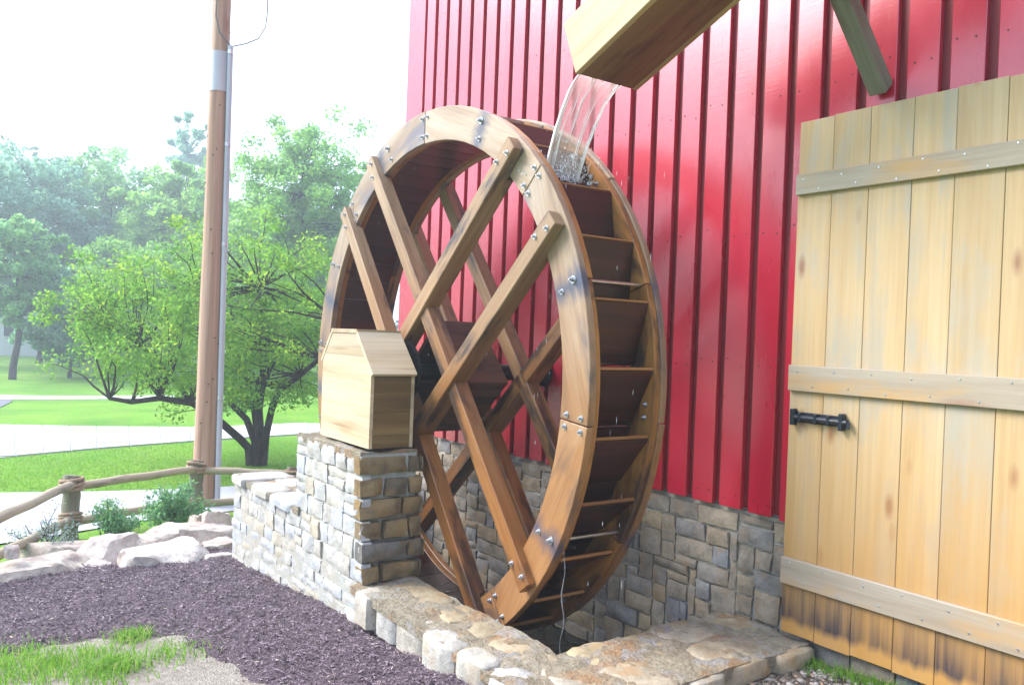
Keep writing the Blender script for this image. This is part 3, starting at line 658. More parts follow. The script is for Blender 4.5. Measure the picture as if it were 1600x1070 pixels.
pv = sheet('water', grid_lines([(2.40, 3.66, 0.08)]), grid_lines([(2.95, 6.65, 0.08)]), lambda x, y: -2.02 + 0.006 * fbm((x * 5, y * 5, 1)), mat['pool']); tag(pv, kind='structure')

# ------------------------------------------------------------------ the water wheel
CY, CZ = 4.703, -0.254; RO, RI = 1.69, 1.48; XF, XB = 2.60, 3.13; RT = 0.042
wheel = tag(empty('waterwheel', (2.86, CY, CZ - RO)), 'large wooden overshot water wheel with bolted rim and lattice spokes', 'water wheel')
def wp(x, ang, r):                       # ang in degrees, 0 = towards the door, 90 = up
    a = math.radians(ang); return Vector((x, CY - r * math.cos(a), CZ + r * math.sin(a)))
def rim_segment(name, x0, x1, a0, a1, ri, ro, mt, n=10, b=0.003):
    am = (a0 + a1) / 2; c = wp((x0 + x1) / 2, am, (ri + ro) / 2)
    tdir = (wp(0, am + 1, 1) - wp(0, am - 1, 1)).normalized(); rot = frame(tdir, Vector((1, 0, 0))); inv = rot.transposed()
    bm = bmesh.new(); rows = []
    for i in range(n + 1):
        a = a0 + (a1 - a0) * i / n
        rows.append([bm.verts.new(inv @ (wp(x, a, r) - c)) for x, r in ((x0, ri), (x0, ro), (x1, ro), (x1, ri))])
    for i in range(n):
        for k in range(4): bm.faces.new((rows[i][k], rows[i][(k + 1) % 4], rows[i + 1][(k + 1) % 4], rows[i + 1][k]))
    bm.faces.new(rows[0]); bm.faces.new(rows[-1][::-1])
    bmesh.ops.recalc_face_normals(bm, faces=bm.faces)
    sharp = [e for e in bm.edges if len(e.link_faces) == 2 and e.calc_face_angle() > 0.6]
    bmesh.ops.bevel(bm, geom=sharp, offset=b, segments=1, affect='EDGES')
    return link(bpy.data.objects.new(name, bm_mesh(name, bm, mt)), wheel, c, rot)
J = [91.4, 43.2, -5.8, -52, -96, -140, -184, -226, -268.6]
for s, (xa, xb) in enumerate(((XF, XF + RT), (XB - RT, XB))):
    for a, b in zip(J, J[1:]): rim_segment('rim_segment', xa, xb, b + 0.12, a - 0.12, RI + rng.uniform(-.003, .003), RO + rng.uniform(-.004, .004), mat['rim'])
    xa2, xb2 = (XF + RT + 0.001, XF + 2 * RT) if s == 0 else (XB - 2 * RT, XB - RT - 0.001)
    J2 = [a - 24 for a in J]
    for a, b in zip(J2, J2[1:]): rim_segment('rim_segment', xa2, xb2, b + 0.12, a - 0.12, RI + 0.008, RO - 0.012 + rng.uniform(-.005, .005), mat['rim_edge'])
XI0, XI1 = XF + 2 * RT, XB - 2 * RT
NS = 60
for k in range(NS):
    a = 360 / NS * k + 1.5; p0 = wp(XI0, a, RI + 0.022); p1 = wp(XI1, a, RI + 0.022)
    tdir = wp(0, a + 1, 1) - wp(0, a - 1, 1)
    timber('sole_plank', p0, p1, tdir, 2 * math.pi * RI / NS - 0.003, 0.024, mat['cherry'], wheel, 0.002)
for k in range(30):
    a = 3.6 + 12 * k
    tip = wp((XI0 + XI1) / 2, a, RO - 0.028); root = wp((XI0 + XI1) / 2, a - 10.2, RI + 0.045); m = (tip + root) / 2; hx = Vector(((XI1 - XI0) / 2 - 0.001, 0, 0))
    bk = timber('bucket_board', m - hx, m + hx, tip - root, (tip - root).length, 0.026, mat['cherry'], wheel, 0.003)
    tp2 = wp((XI0 + XI1) / 2, a + 0.25, RO - 0.024)
    timber('bucket_lip', tp2 - hx * 1.001, tp2 + hx * 1.001, tip - root, 0.012, 0.018, mat['lip'], wheel, 0.004)
def bolt_mesh():
    bm = bmesh.new(); G = Geo()
    G.tube([(0, 0, 0), (0, -0.003, 0)], [0.016, 0.0155], 12); G.tube([(0, -0.003, 0), (0, -0.014, 0)], [0.0095, 0.009], 6); G.tube([(0, -0.014, 0), (0, -0.022, 0)], [0.006, 0.005], 6)
    bm.free(); return mk_mesh('bolt', G.V, G.F, mat['steel'], False)
bolt_me = bolt_mesh()
ROT_FRONT = frame((0, -1, 0), (1, 0, 0))               # mesh front (-y) towards -X
def bolt(p, parent=wheel): return link(bpy.data.objects.new('bolt', bolt_me), parent, p, ROT_FRONT)
for a in J[:-1]:
    for da in (-1.15, 1.15):
        for r in (RI + 0.045, RO - 0.045): bolt(wp(XF - 0.0005, a + da, r + rng.uniform(-.006, .006)))
for a in (67, 19.5, -28.2, -76, -120, -164, -208, -250):
    bolt(wp(XF - 0.0005, a, RO - 0.06)).scale = (1.35, 1.35, 1.35); bolt(wp(XF - 0.0005, a - 1.0, RI + 0.05))
    Geo().tube([wp(XI0 - 0.005, a, RO - 0.055), wp(XI1 + 0.005, a, RO - 0.055)], 0.010, 8).obj('tie_rod', mat['steel'], wheel, wp((XI0 + XI1) / 2, a, RO - 0.055))
for k in range(8):                                      # bolt ends inside the back rim
    a = J[k]
    for da in (-1.2, 1.2): bolt(wp(XI1 - 0.001, a + da + 2, RO - 0.07))
def spoke(name, ang, off, front, w, seat, face):
    """a long timber lapped over the rim; ang is its direction in the wheel plane, off its offset from the axle"""
    a = math.radians(ang); d = Vector((0, math.cos(a), math.sin(a))); nrm = Vector((0, -math.sin(a), math.cos(a)))
    he = math.sqrt(max(0.01, (RO - 0.035) ** 2 - (abs(off) + w / 2) ** 2)) + (0.02 if front else -0.05); hi = math.sqrt((RI - 0.012) ** 2 - (abs(off) + w / 2) ** 2)
    c = Vector((0, CY, CZ)) + nrm * off
    t_out = abs(seat - face); t_in = t_out + 0.048; s = 1 if front else -1
    # local x = along, z = away from the wall for the front timbers
    zdir = Vector((-1, 0, 0)) if front else Vector((1, 0, 0)); rot = frame(d, zdir.cross(d))
    c.x = seat
    pts = [(-he, 0.0015), (-hi, 0.0015), (-hi, -(t_in - t_out)), (hi, -(t_in - t_out)), (hi, 0.0015), (he, 0.0015), (he, t_out), (-he, t_out)]
    sp = prism(name, pts, -w / 2, w / 2, mat['oak'], wheel, c, rot, 0.005)
    if front:
        for e in (-1, 1):
            for q in (0.06, 0.155):
                p = c + d * (e * (he - q)) + nrm * (0.02 if q > .1 else -0.02); bolt(Vector((face - 0.0005, p.y, p.z)))
    return sp
for side in (True, False):
    s1, f1, f2 = (XF, XF - 0.05, XF - 0.07) if side else (XB, XB + 0.05, XB + 0.07)
    for off in (-0.335, 0.20): spoke('spoke', -129.2, off, side, 0.10, s1, f1)
    for off in (0.255, -0.325): spoke('spoke', -42.3, off, side, 0.10, s1, f2)
a = math.radians(-42.3); d = Vector((0, math.cos(a), math.sin(a))); nrm = Vector((0, -math.sin(a), math.cos(a)))
for e1, dirv, tv in ((0.235, d, nrm), (-0.235, d, nrm), (0.235, nrm, d), (-0.235, nrm, d)):
    c = Vector((0, CY, CZ)) + dirv * e1 + nrm * -0.035
    ln = 0.47 + (0.05 if dirv is d else -0.05)
    timber('hub_board', (XF + 0.09, c.y, c.z), (XB - 0.09, c.y, c.z), tv, ln, 0.045, mat['hub'], wheel, 0.004)
Geo().tube([(2.30, CY, CZ), (3.70, CY, CZ)], 0.055, 16).obj('axle', mat['iron'], wheel, (2.9, CY, CZ))
Geo().tube([(XF - 0.105, CY, CZ), (XF - 0.085, CY, CZ)], 0.19, 20).obj('flange', mat['iron'], wheel, (XF - 0.11, CY, CZ))
Geo().tube([(3.4, CY, CZ), (3.62, CY, CZ)], 0.10, 16).obj('bearing', mat['iron'], wheel, (3.5, CY, CZ))

# ------------------------------------------------------------------ the cedar box over the bearing, on the pier
bx = tag(empty('bearing_box', (2.31, 4.85, -0.70)), 'small pale cedar box with a sloping roof standing on the stone pier', 'wooden box')
BX0, BX1 = 2.16, 2.455; BY0, BY1 = 4.487, 5.225; BZ = -0.705
prof = [(BY0, BZ), (BY1, BZ), (BY1, -0.20), (5.08, -0.022), (4.72, -0.022), (BY0, -0.255)]
def face_board(z0, z1, name='face_board', x0=BX0, x1=BX0 + 0.022):
    """a horizontal board of the gable face, clipped to the outline"""
    def span(z):
        lo, hi = BY0, BY1
        if z > -0.255: lo = BY0 + (4.72 - BY0) * (z + 0.255) / 0.233
        if z > -0.20: hi = BY1 + (5.08 - BY1) * (z + 0.20) / 0.178
        return lo, hi
    zs = sorted({z0, z1} | {z for z in (-0.255, -0.20) if z0 < z < z1})
    pts = [(span(z)[0], z) for z in zs] + [(span(z)[1], z) for z in reversed(zs)]
    c = Vector(((x0 + x1) / 2, 4.856, (z0 + z1) / 2))
    rot = Matrix(((0, -1, 0), (1, 0, 0), (0, 0, 1)))    # local x = world y, local y = -world x
    o = prism(name, [(y - c.y, z - c.z) for y, z in pts], (x0 - x1) / 2, (x1 - x0) / 2, mat['cedar'], bx, c, rot, 0.0008)
    return o
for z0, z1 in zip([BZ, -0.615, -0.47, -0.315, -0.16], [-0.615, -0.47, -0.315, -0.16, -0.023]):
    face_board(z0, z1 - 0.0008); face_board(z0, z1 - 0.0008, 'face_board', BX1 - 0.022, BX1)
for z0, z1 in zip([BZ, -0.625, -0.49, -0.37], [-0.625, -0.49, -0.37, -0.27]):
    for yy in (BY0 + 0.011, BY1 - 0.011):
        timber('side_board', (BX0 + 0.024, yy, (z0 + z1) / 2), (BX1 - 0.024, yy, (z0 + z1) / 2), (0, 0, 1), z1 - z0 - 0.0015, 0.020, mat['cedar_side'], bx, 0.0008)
def roof_board(y0, z0, y1, z1, t=0.02):
    p = Vector(((BX0 + BX1) / 2, (y0 + y1) / 2, (z0 + z1) / 2)); wd = Vector((0, y1 - y0, z1 - z0)); nn = Vector((0, -wd.z, wd.y)).normalized()
    if nn.z < 0: nn = -nn
    p += nn * (t / 2 + 0.001); h_ = Vector(((BX1 - BX0) / 2 + 0.003, 0, 0))
    timber('roof_board', p - h_, p + h_, wd, wd.length, t, mat['cedar'], bx, 0.001)
roof_board(BY0 - 0.012, -0.27, 4.715, -0.022); roof_board(5.085, -0.022, BY1 + 0.012, -0.215); roof_board(4.70, -0.021, 5.10, -0.021, 0.026)

# ------------------------------------------------------------------ the flume and its brace
FS = 0.40; fd = Vector((0, -1, FS)).normalized(); fn = Vector((0, FS, 1)).normalized()
fb = Vector((2.885, 3.30, 1.352)); L = 1.7
flume = tag(empty('water_flume', tuple(fb)), 'square sided wooden flume pouring water above the wheel', 'flume')
def along(x, s, h): return Vector((x, fb.y, fb.z)) + fd * s + fn * h
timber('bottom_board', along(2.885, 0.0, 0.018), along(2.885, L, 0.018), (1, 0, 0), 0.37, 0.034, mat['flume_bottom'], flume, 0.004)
for xx in (2.685, 3.085):
    timber('side_board', along(xx, -0.0, 0.155), along(xx, L, 0.155), fn, 0.312, 0.034, mat['flume'], flume, 0.004)
timber('water_surface', along(2.885, 0.01, 0.075), along(2.885, L - 0.02, 0.075), (1, 0, 0), 0.364, 0.06, mat['pool'], flume, 0)
timber('cross_beam', along(2.62, 1.24, -0.055), along(3.30, 1.24, -0.055), (0, 0, 1), 0.10, 0.09, mat['greywood'], flume, 0.006)
br = timber('timber_brace', (3.615, 2.19, 1.215), (3.02, 2.19, 1.84), (0, 1, 0), 0.085, 0.085, mat['greywood'], None, 0.005)
tag(br, 'weathered grey timber brace rising from the red wall to the flume', 'brace')

# ------------------------------------------------------------------ falling water
def set_tint(o, vals, dom='FACE'):
    at = o.data.attributes.new('tint', 'FLOAT', dom); at.data.foreach_set('value', np.asarray(vals, dtype=np.float32))
stream = tag(empty('water_stream', (2.885, 3.6, 0.8)), 'clear sheet of water falling from the flume into the wheel buckets', 'water stream')
nu_, nv_ = 22, 26; V = []; T = []
for j in range(nv_ + 1):
    t = j / nv_
    yy = 3.30 + 0.30 * t; zz = 1.372 - 0.10 * t - 0.40 * t * t
    wdt = 0.30 - 0.06 * t
    for i in range(nu_ + 1):
        s = i / nu_ * 2 - 1
        th = 0.005 * abs(s) ** 8 + 0.002
        rip = 0.005 * fbm((s * 9, t * 1.3, 0.7), 3)
        V.append((2.855 - 0.02 * t + s * wdt / 2 + 0.004 * fbm((s * 3, t * 4, 9), 2), yy - th + rip, zz)); T.append(min(0.75, 0.75 * max(0, (abs(s) - 0.82) / 0.18) * (0.3 + t) + max(0, t - 0.72) * 1.4 * (0.4 + 0.6 * abs(fbm((s * 5, t * 5, 3), 2)))))
n1 = len(V)
for k in range(n1): x, y_, z_ = V[k]; s = (k % (nu_ + 1)) / nu_ * 2 - 1; V.append((x, y_ + 2 * (0.005 * abs(s) ** 8 + 0.002), z_)); T.append(T[k])
idx = lambda i, j, b=0: b * n1 + j * (nu_ + 1) + i
F = []
for j in range(nv_):
    for i in range(nu_):
        F.append((idx(i, j), idx(i + 1, j), idx(i + 1, j + 1), idx(i, j + 1))); F.append((idx(i, j, 1), idx(i, j + 1, 1), idx(i + 1, j + 1, 1), idx(i + 1, j, 1)))
    for i in (0, nu_): F.append((idx(i, j), idx(i, j + 1), idx(i, j + 1, 1), idx(i, j, 1)))
o = mobj('water_sheet', [Vector(v) - Vector((2.885, 3.6, 0.8)) for v in V], F, mat['water'], stream, (2.885, 3.6, 0.8), None, True); set_tint(o, T, 'POINT')
G = Geo(); tr = random.Random(3)
for k in range(15):                                       # white aerated strands in the fall
    s0 = tr.uniform(-0.95, 0.95); ph = tr.uniform(0, 6); t0 = tr.uniform(0, 0.55); t1 = min(1.05, t0 + tr.uniform(0.2, 0.6)); P = []
    for i in range(12):
        t = t0 + (t1 - t0) * i / 11; wd_ = 0.30 - 0.06 * t
        P.append(Vector((2.855 - 0.02 * t + s0 * wd_ / 2 + 0.004 * math.sin(t * 9 + ph), 3.295 + 0.30 * t - 0.004, 1.372 - 0.10 * t - 0.40 * t * t)))
    r0 = tr.uniform(0.0012, 0.003); G.tube(P, [r0 * math.sin(math.pi * (i + 0.5) / 12) for i in range(12)], 5)
for k in range(60):                                       # splash thrown up where it lands
    a = tr.uniform(0, 6.28); v0 = tr.uniform(0.04, 0.16); c0 = Vector((2.84 + tr.gauss(0, 0.09), 3.60 + tr.gauss(0, 0.04), 0.865)); d_ = Vector((math.cos(a) * 0.6, math.sin(a) * 0.5, tr.uniform(0.6, 1.3)))
    P = [c0 + d_ * (v0 * i / 5) - Vector((0, 0, 0.9 * v0 * (i / 5) ** 2)) for i in range(6)]; r0 = tr.uniform(0.001, 0.0035); G.tube(P, [r0 * q for q in (1.6, 1.3, 1, .8, .6, .3)], 5)
def drop(G, c, r, stretch):
    V = [(r, 0, 0), (-r, 0, 0), (0, r, 0), (0, -r, 0), (0, 0, r * stretch), (0, 0, -r * stretch)]
    G.add([Vector(v) + c for v in V], [(0, 2, 4), (2, 1, 4), (1, 3, 4), (3, 0, 4), (2, 0, 5), (1, 2, 5), (3, 1, 5), (0, 3, 5)])
for _ in range(420):
    drop(G, Vector((2.885 + tr.gauss(0, 0.10), 3.60 + tr.gauss(0, 0.05), 0.86 + abs(tr.gauss(0, 0.08)))), tr.uniform(0.002, 0.0055), tr.uniform(1, 2.4))
for _ in range(70):
    drop(G, Vector((tr.uniform(2.68, 3.12), tr.uniform(2.95, 3.9), tr.uniform(-1.3, 0.9))), tr.uniform(0.0012, 0.002), tr.uniform(6, 14))
for _ in range(50):
    drop(G, Vector((tr.uniform(2.5, 3.4), tr.uniform(3.4, 5.8), tr.uniform(-1.2, 1.2))), tr.uniform(0.001, 0.0017), tr.uniform(6, 14))
o = G.obj('water_drops', mat['water'], stream, (2.885, 3.6, 0.9)); o['kind'] = 'stuff'; set_tint(o, [0.55] * len(o.data.vertices), 'POINT')
p0 = on_x(882, 856, 2.66); path = []; rad = []
for i in range(30):
    t = i / 29; path.append(Vector((2.66 + 0.006 * math.sin(t * 21), p0.y - 0.01 * t + 0.007 * math.sin(t * 26 + 1), p0.z + (-2.03 - p0.z) * t))); rad.append(0.0014 + 0.0022 * abs(math.sin(t * 19)) ** 2 + 0.0008 * t)
o = Geo().tube(path, rad, 8).obj('water_trickle', mat['water'], None, path[0]); set_tint(o, [0.0] * len(o.data.vertices), 'POINT')
tag(o, 'thin twisting trickle of water running off the wheel rim into the pit', 'water trickle')

# ------------------------------------------------------------------ utility pole
PB = Vector((0.2722, 1, 0)) * 10.3; PB.z = -2.25
pole = tag(empty('utility_pole', tuple(PB)), 'brown wooden utility pole with a grey conduit beside the log fence', 'utility pole')
H = 11.6; pz = [0, 1.5, 4, 6.2, 6.7, 8, H]
def pole_r(z): return 0.150 - 0.0075 * z
V, F = tube_data([(z, 0, 0) for z in np.linspace(0, H, 34)], [pole_r(z) * (1 + 0.02 * math.sin(z * 3.1)) for z in np.linspace(0, H, 34)], 22)
mobj('pole_shaft', V, F, mat['pole'], pole, PB, frame((0, 0, 1), (1, 0, 0)), True)
za = on_y(338, 145, PB.y).z - PB.z; zb_ = on_y(343, 84, PB.y).z - PB.z
Geo().tube([PB + Vector((0, 0, za)), PB + Vector((0, 0, zb_))], [pole_r(za) + 0.006, pole_r(zb_) + 0.006], 22, False).obj('metal_sleeve', mat['conduit'], pole, PB + Vector((0, 0, za)))
cd = Rv * 0.93 - Fv * 0.35
zt = on_y(358, 78, PB.y).z - PB.z
def cpos(z): return PB + cd.normalized() * (pole_r(z) + 0.042) + Vector((0, 0, z))
con = Geo().tube([cpos(z) for z in np.linspace(0, zt, 12)], 0.034, 12).obj('conduit', mat['conduit'], pole, cpos(0))
for z in (1.35, 3.2, 4.4, zt - 0.1): Geo().tube([cpos(z), cpos(z + 0.045)], 0.040, 12).obj('conduit_strap', mat['steel'], con, cpos(z))
pts = [cpos(zt), on_y(365, 74, PB.y), on_y(385, 70, PB.y), on_y(405, 62, PB.y), on_y(416, 44, PB.y), on_y(419, 20, PB.y), on_y(419, -60, PB.y), on_y(400, -160, PB.y)]
Geo().tube(pts, 0.008, 6).obj('cable', mat['cable'], pole, pts[0])
pts = [cpos(zt), on_y(352, 60, PB.y) - Fv * 0.16, on_y(346, 35, PB.y) - Fv * 0.16, on_y(348, 0, PB.y) - Fv * 0.16, on_y(350, -120, PB.y) - Fv * 0.16]
Geo().tube(pts, 0.010, 6).obj('cable', mat['cable'], pole, pts[0])
sq = random.Random(8); spikes = Geo()
for _ in range(46):
    z = sq.uniform(0.6, 8); a = sq.uniform(0, 6.28); r = pole_r(z); c = PB + Vector((r * math.cos(a), r * math.sin(a), z)); n = Vector((math.cos(a), math.sin(a), 0))
    spikes.tube([c - n * 0.01, c + n * 0.006], [0.012, 0.008], 6)
o = spikes.obj('nail_heads', mat['iron'], pole, PB); o['kind'] = 'stuff'

# ------------------------------------------------------------------ log fence lashed with rope
A = Vector((0.1315, 1, 0)) * 8.9; B = Vector((0.2618, 1, 0)) * 9.75; C = Vector((0.3800, 1, 0)) * 9.5; D0 = A + Vector((-0.47, -0.88, 0)) * 2.2
fence = tag(empty('log_fence', (A.x, A.y, gz(A.x, A.y))), 'low rustic log fence with round posts and rails lashed with rope', 'fence')
tops = {'A': -1.50, 'B': -1.555, 'C': on_y(458, 730, C.y).z, 'D': -1.52}
frnd = random.Random(12)
def log(name, p0, p1, r, mt, n=12):
    L = (Vector(p1) - Vector(p0)).length; V, F = tube_data([(L * (i / n - 0.5), r * 0.10 * math.sin(i * 1.3 + r * 50), r * 0.08 * math.cos(i * 1.7)) for i in range(n + 1)], [r * (1 + frnd.uniform(-0.05, 0.05)) for _ in range(n + 1)], 14)
    return mobj(name, V, F, mt, fence, (Vector(p0) + Vector(p1)) / 2, frame(Vector(p1) - Vector(p0), (0.1, 0.2, 1)), True)
def coil(c, r, n=4):
    G = Geo()
    for k in range(n):
        tilt = frnd.uniform(-0.35, 0.35); ph = frnd.uniform(0, 6.28); z0 = (k - (n - 1) / 2) * 0.030
        G.tube([Vector(c) + Vector((math.cos(a) * (r + 0.012), math.sin(a) * (r + 0.012), z0 + tilt * r * math.sin(a + ph))) for a in np.linspace(0, 2 * math.pi, 21)], 0.0155, 7, False)
    return G.obj('rope_lashing', mat['rope'], fence, c)
for nme, P in (('A', A), ('B', B), ('C', C), ('D', D0)):
    log('post', (P.x, P.y, gz(P.x, P.y) - 0.15), (P.x, P.y, tops[nme]), 0.078, mat['post'])
    coil((P.x, P.y, tops[nme] - 0.085), 0.088); 
    if nme in 'AD': coil((P.x, P.y, tops[nme] - 0.42), 0.082)
def rail(P, Q, zp, zq, r=0.042):
    d = (Q - P).normalized(); nrm = Vector((d.y, -d.x, 0)) * 0.02
    log('rail', Vector((P.x, P.y, zp)) + nrm - d * 0.02, Vector((Q.x, Q.y, zq)) + nrm + d * 0.02, r, mat['rail'])
rail(D0, A, -1.59, -1.575); rail(A, B, -1.605, -1.65); rail(B, C, on_y(312, 733, B.y).z, on_y(455, 741, C.y).z)
rail(D0, A, -1.86, -1.92); rail(A, B, -1.945, -2.01); rail(B, C, -2.04, -2.05)

# ------------------------------------------------------------------ boulders
def boulder(label, u, v, y, w, d, h, seed, zb=None, tilt=0.0, flat=0.55, group=None):
    r = ray(u, v); p = r * (y / r.y); z = gz(p.x, p.y) - 0.05 if zb is None else zb
    bm = bmesh.new(); bmesh.ops.create_icosphere(bm, subdivisions=4, radius=1.0); rr = random.Random(seed); o = Vector((rr.uniform(0, 99), rr.uniform(0, 99), 0))
    planes = [(Vector((rr.uniform(-1, 1), rr.uniform(-1, 1), rr.uniform(-.4, .8))).normalized(), rr.uniform(0.6, 0.85)) for _ in range(11)] + [(Vector((rr.uniform(-.15, .15), rr.uniform(-.15, .15), 1)).normalized(), flat)]
    for vv in bm.verts:
        c = vv.co.copy(); c /= (abs(c.x) ** 4 + abs(c.y) ** 4 + abs(c.z) ** 4) ** 0.25; c *= 0.92
        for n, q in planes:
            e = c.dot(n) - q
            if e > 0: c -= n * e * 0.97
        c *= 1 + 0.09 * fbm(c * 1.8 + o, 4)
        c += c.normalized() * 0.035 * fbm(c * 6 + o, 4)
        vv.co = Vector((c.x * w / 2 * 1.15, c.y * d / 2 * 1.15, c.z * h * 0.8 / flat))
    zmin = min(vv.co.z for vv in bm.verts)
    for vv in bm.verts: vv.co.z = max(vv.co.z, -0.35 * h)
    me = bm_mesh('garden_rock', bm, mat['rock'], True); me.set_sharp_from_angle(angle=math.radians(26))
    o_ = link(bpy.data.objects.new('garden_rock', me), None, (p.x, p.y, z + 0.02), Matrix.Rotation(rr.uniform(-0.4, 0.4) - YAW * 0.3, 3, 'Z') @ Matrix.Rotation(tilt, 3, 'Y'))
    return tag(o_, label, 'rock', 'rocks edging the mulch bed')
boulder('long low slab of rock with a dark undercut edge beside the mulch', 55, 885, 7.25, 0.95, 0.42, 0.17, 1, tilt=-0.12)
boulder('mottled flat rock at the foot of the roped corner post', 100, 858, 7.95, 0.72, 0.5, 0.20, 2)
boulder('big smooth pinkish boulder beside the green shrub', 172, 862, 7.65, 0.66, 0.55, 0.29, 3, flat=0.62)
boulder('small white flat stone edging the mulch below the pinkish boulder', 150, 886, 7.28, 0.46, 0.28, 0.10, 4)
boulder('little pale wedge stone between the dark edged slab and white stone', 92, 889, 7.32, 0.30, 0.22, 0.09, 5)
boulder('broad rounded beige boulder bordering the mulch', 262, 880, 7.15, 0.72, 0.5, 0.22, 6, flat=0.65)
boulder('pale cream rock behind the broad beige boulder', 232, 856, 7.62, 0.62, 0.45, 0.25, 7)
boulder('narrow rusty orange rock leaning by the beige boulder', 298, 858, 7.45, 0.24, 0.16, 0.17, 8, tilt=0.45)
boulder('flat white stone against the low end of the limestone wall', 340, 886, 7.02, 0.40, 0.3, 0.10, 9)
boulder('grey flat stone under the pink layered slab', 338, 865, 7.42, 0.46, 0.4, 0.15, 10)
boulder('pink layered slab lying below the squared block', 315, 848, 7.8, 0.72, 0.5, 0.26, 11, flat=0.5)
boulder('squared pinkish block on top of the rock pile by the wall', 342, 830, 8.05, 0.42, 0.36, 0.36, 12, flat=0.8)
boulder('small brown stone beside the squared pinkish block', 304, 830, 8.1, 0.20, 0.24, 0.33, 13, flat=0.75)
boulder('dark speckled cobble on the dark edged slab', 17, 868, 7.3, 0.11, 0.1, 0.07, 14, zb=-1.83)
boulder('low brown rock hidden under the bluish shrub', 250, 838, 8.1, 0.5, 0.35, 0.2, 15)

# ------------------------------------------------------------------ leaves, trees, shrubs
def leaf_mesh(name, cen, size, mt, tint, rg, up=0.35, aspect=0.5):
    """pointed leaves, two triangles each, at the given centres"""
    n = len(cen); nr = rg.normal(size=(n, 3)); nr[:, 2] += up * 2.0 * np.sign(rg.random(n) - 0.05); nr /= np.linalg.norm(nr, axis=1)[:, None]
    a = rg.normal(size=(n, 3)); a -= nr * (a * nr).sum(1)[:, None]; a /= np.linalg.norm(a, axis=1)[:, None]; b = np.cross(nr, a)
    s = (size * rg.uniform(0.65, 1.35, n))[:, None]
    V = np.empty((n, 4, 3)); V[:, 0] = cen - a * s * 0.5; V[:, 1] = cen + b * s * aspect * 0.5 + nr * s * 0.05; V[:, 2] = cen + a * s * 0.5; V[:, 3] = cen - b * s * aspect * 0.5 + nr * s * 0.05
    me = bpy.data.meshes.new(name); me.vertices.add(n * 4); me.vertices.foreach_set('co', V.reshape(-1))
    me.loops.add(n * 4); me.loops.foreach_set('vertex_index', np.arange(n * 4, dtype=np.int32)); me.polygons.add(n); me.polygons.foreach_set('loop_start', np.arange(0, n * 4, 4, dtype=np.int32))
    me.update(calc_edges=True); me.materials.append(mt)
    at = me.attributes.new('tint', 'FLOAT', 'FACE'); at.data.foreach_set('value', np.clip(tint, 0, 1).astype(np.float32))
    return me
def bend(p, q, r, k=0.15, n=7, sag=0.0):
    p, q = Vector(p), Vector(q); L = (q - p).length; off = Vector((r.uniform(-1, 1), r.uniform(-1, 1), r.uniform(-.3, 1) - sag)) * L * k
    return [p.lerp(q, i / (n - 1)) + off * math.sin(math.pi * i / (n - 1)) + Vector((r.uniform(-1, 1), r.uniform(-1, 1), r.uniform(-1, 1))) * L * 0.018 * (0 < i < n - 1) for i in range(n)]
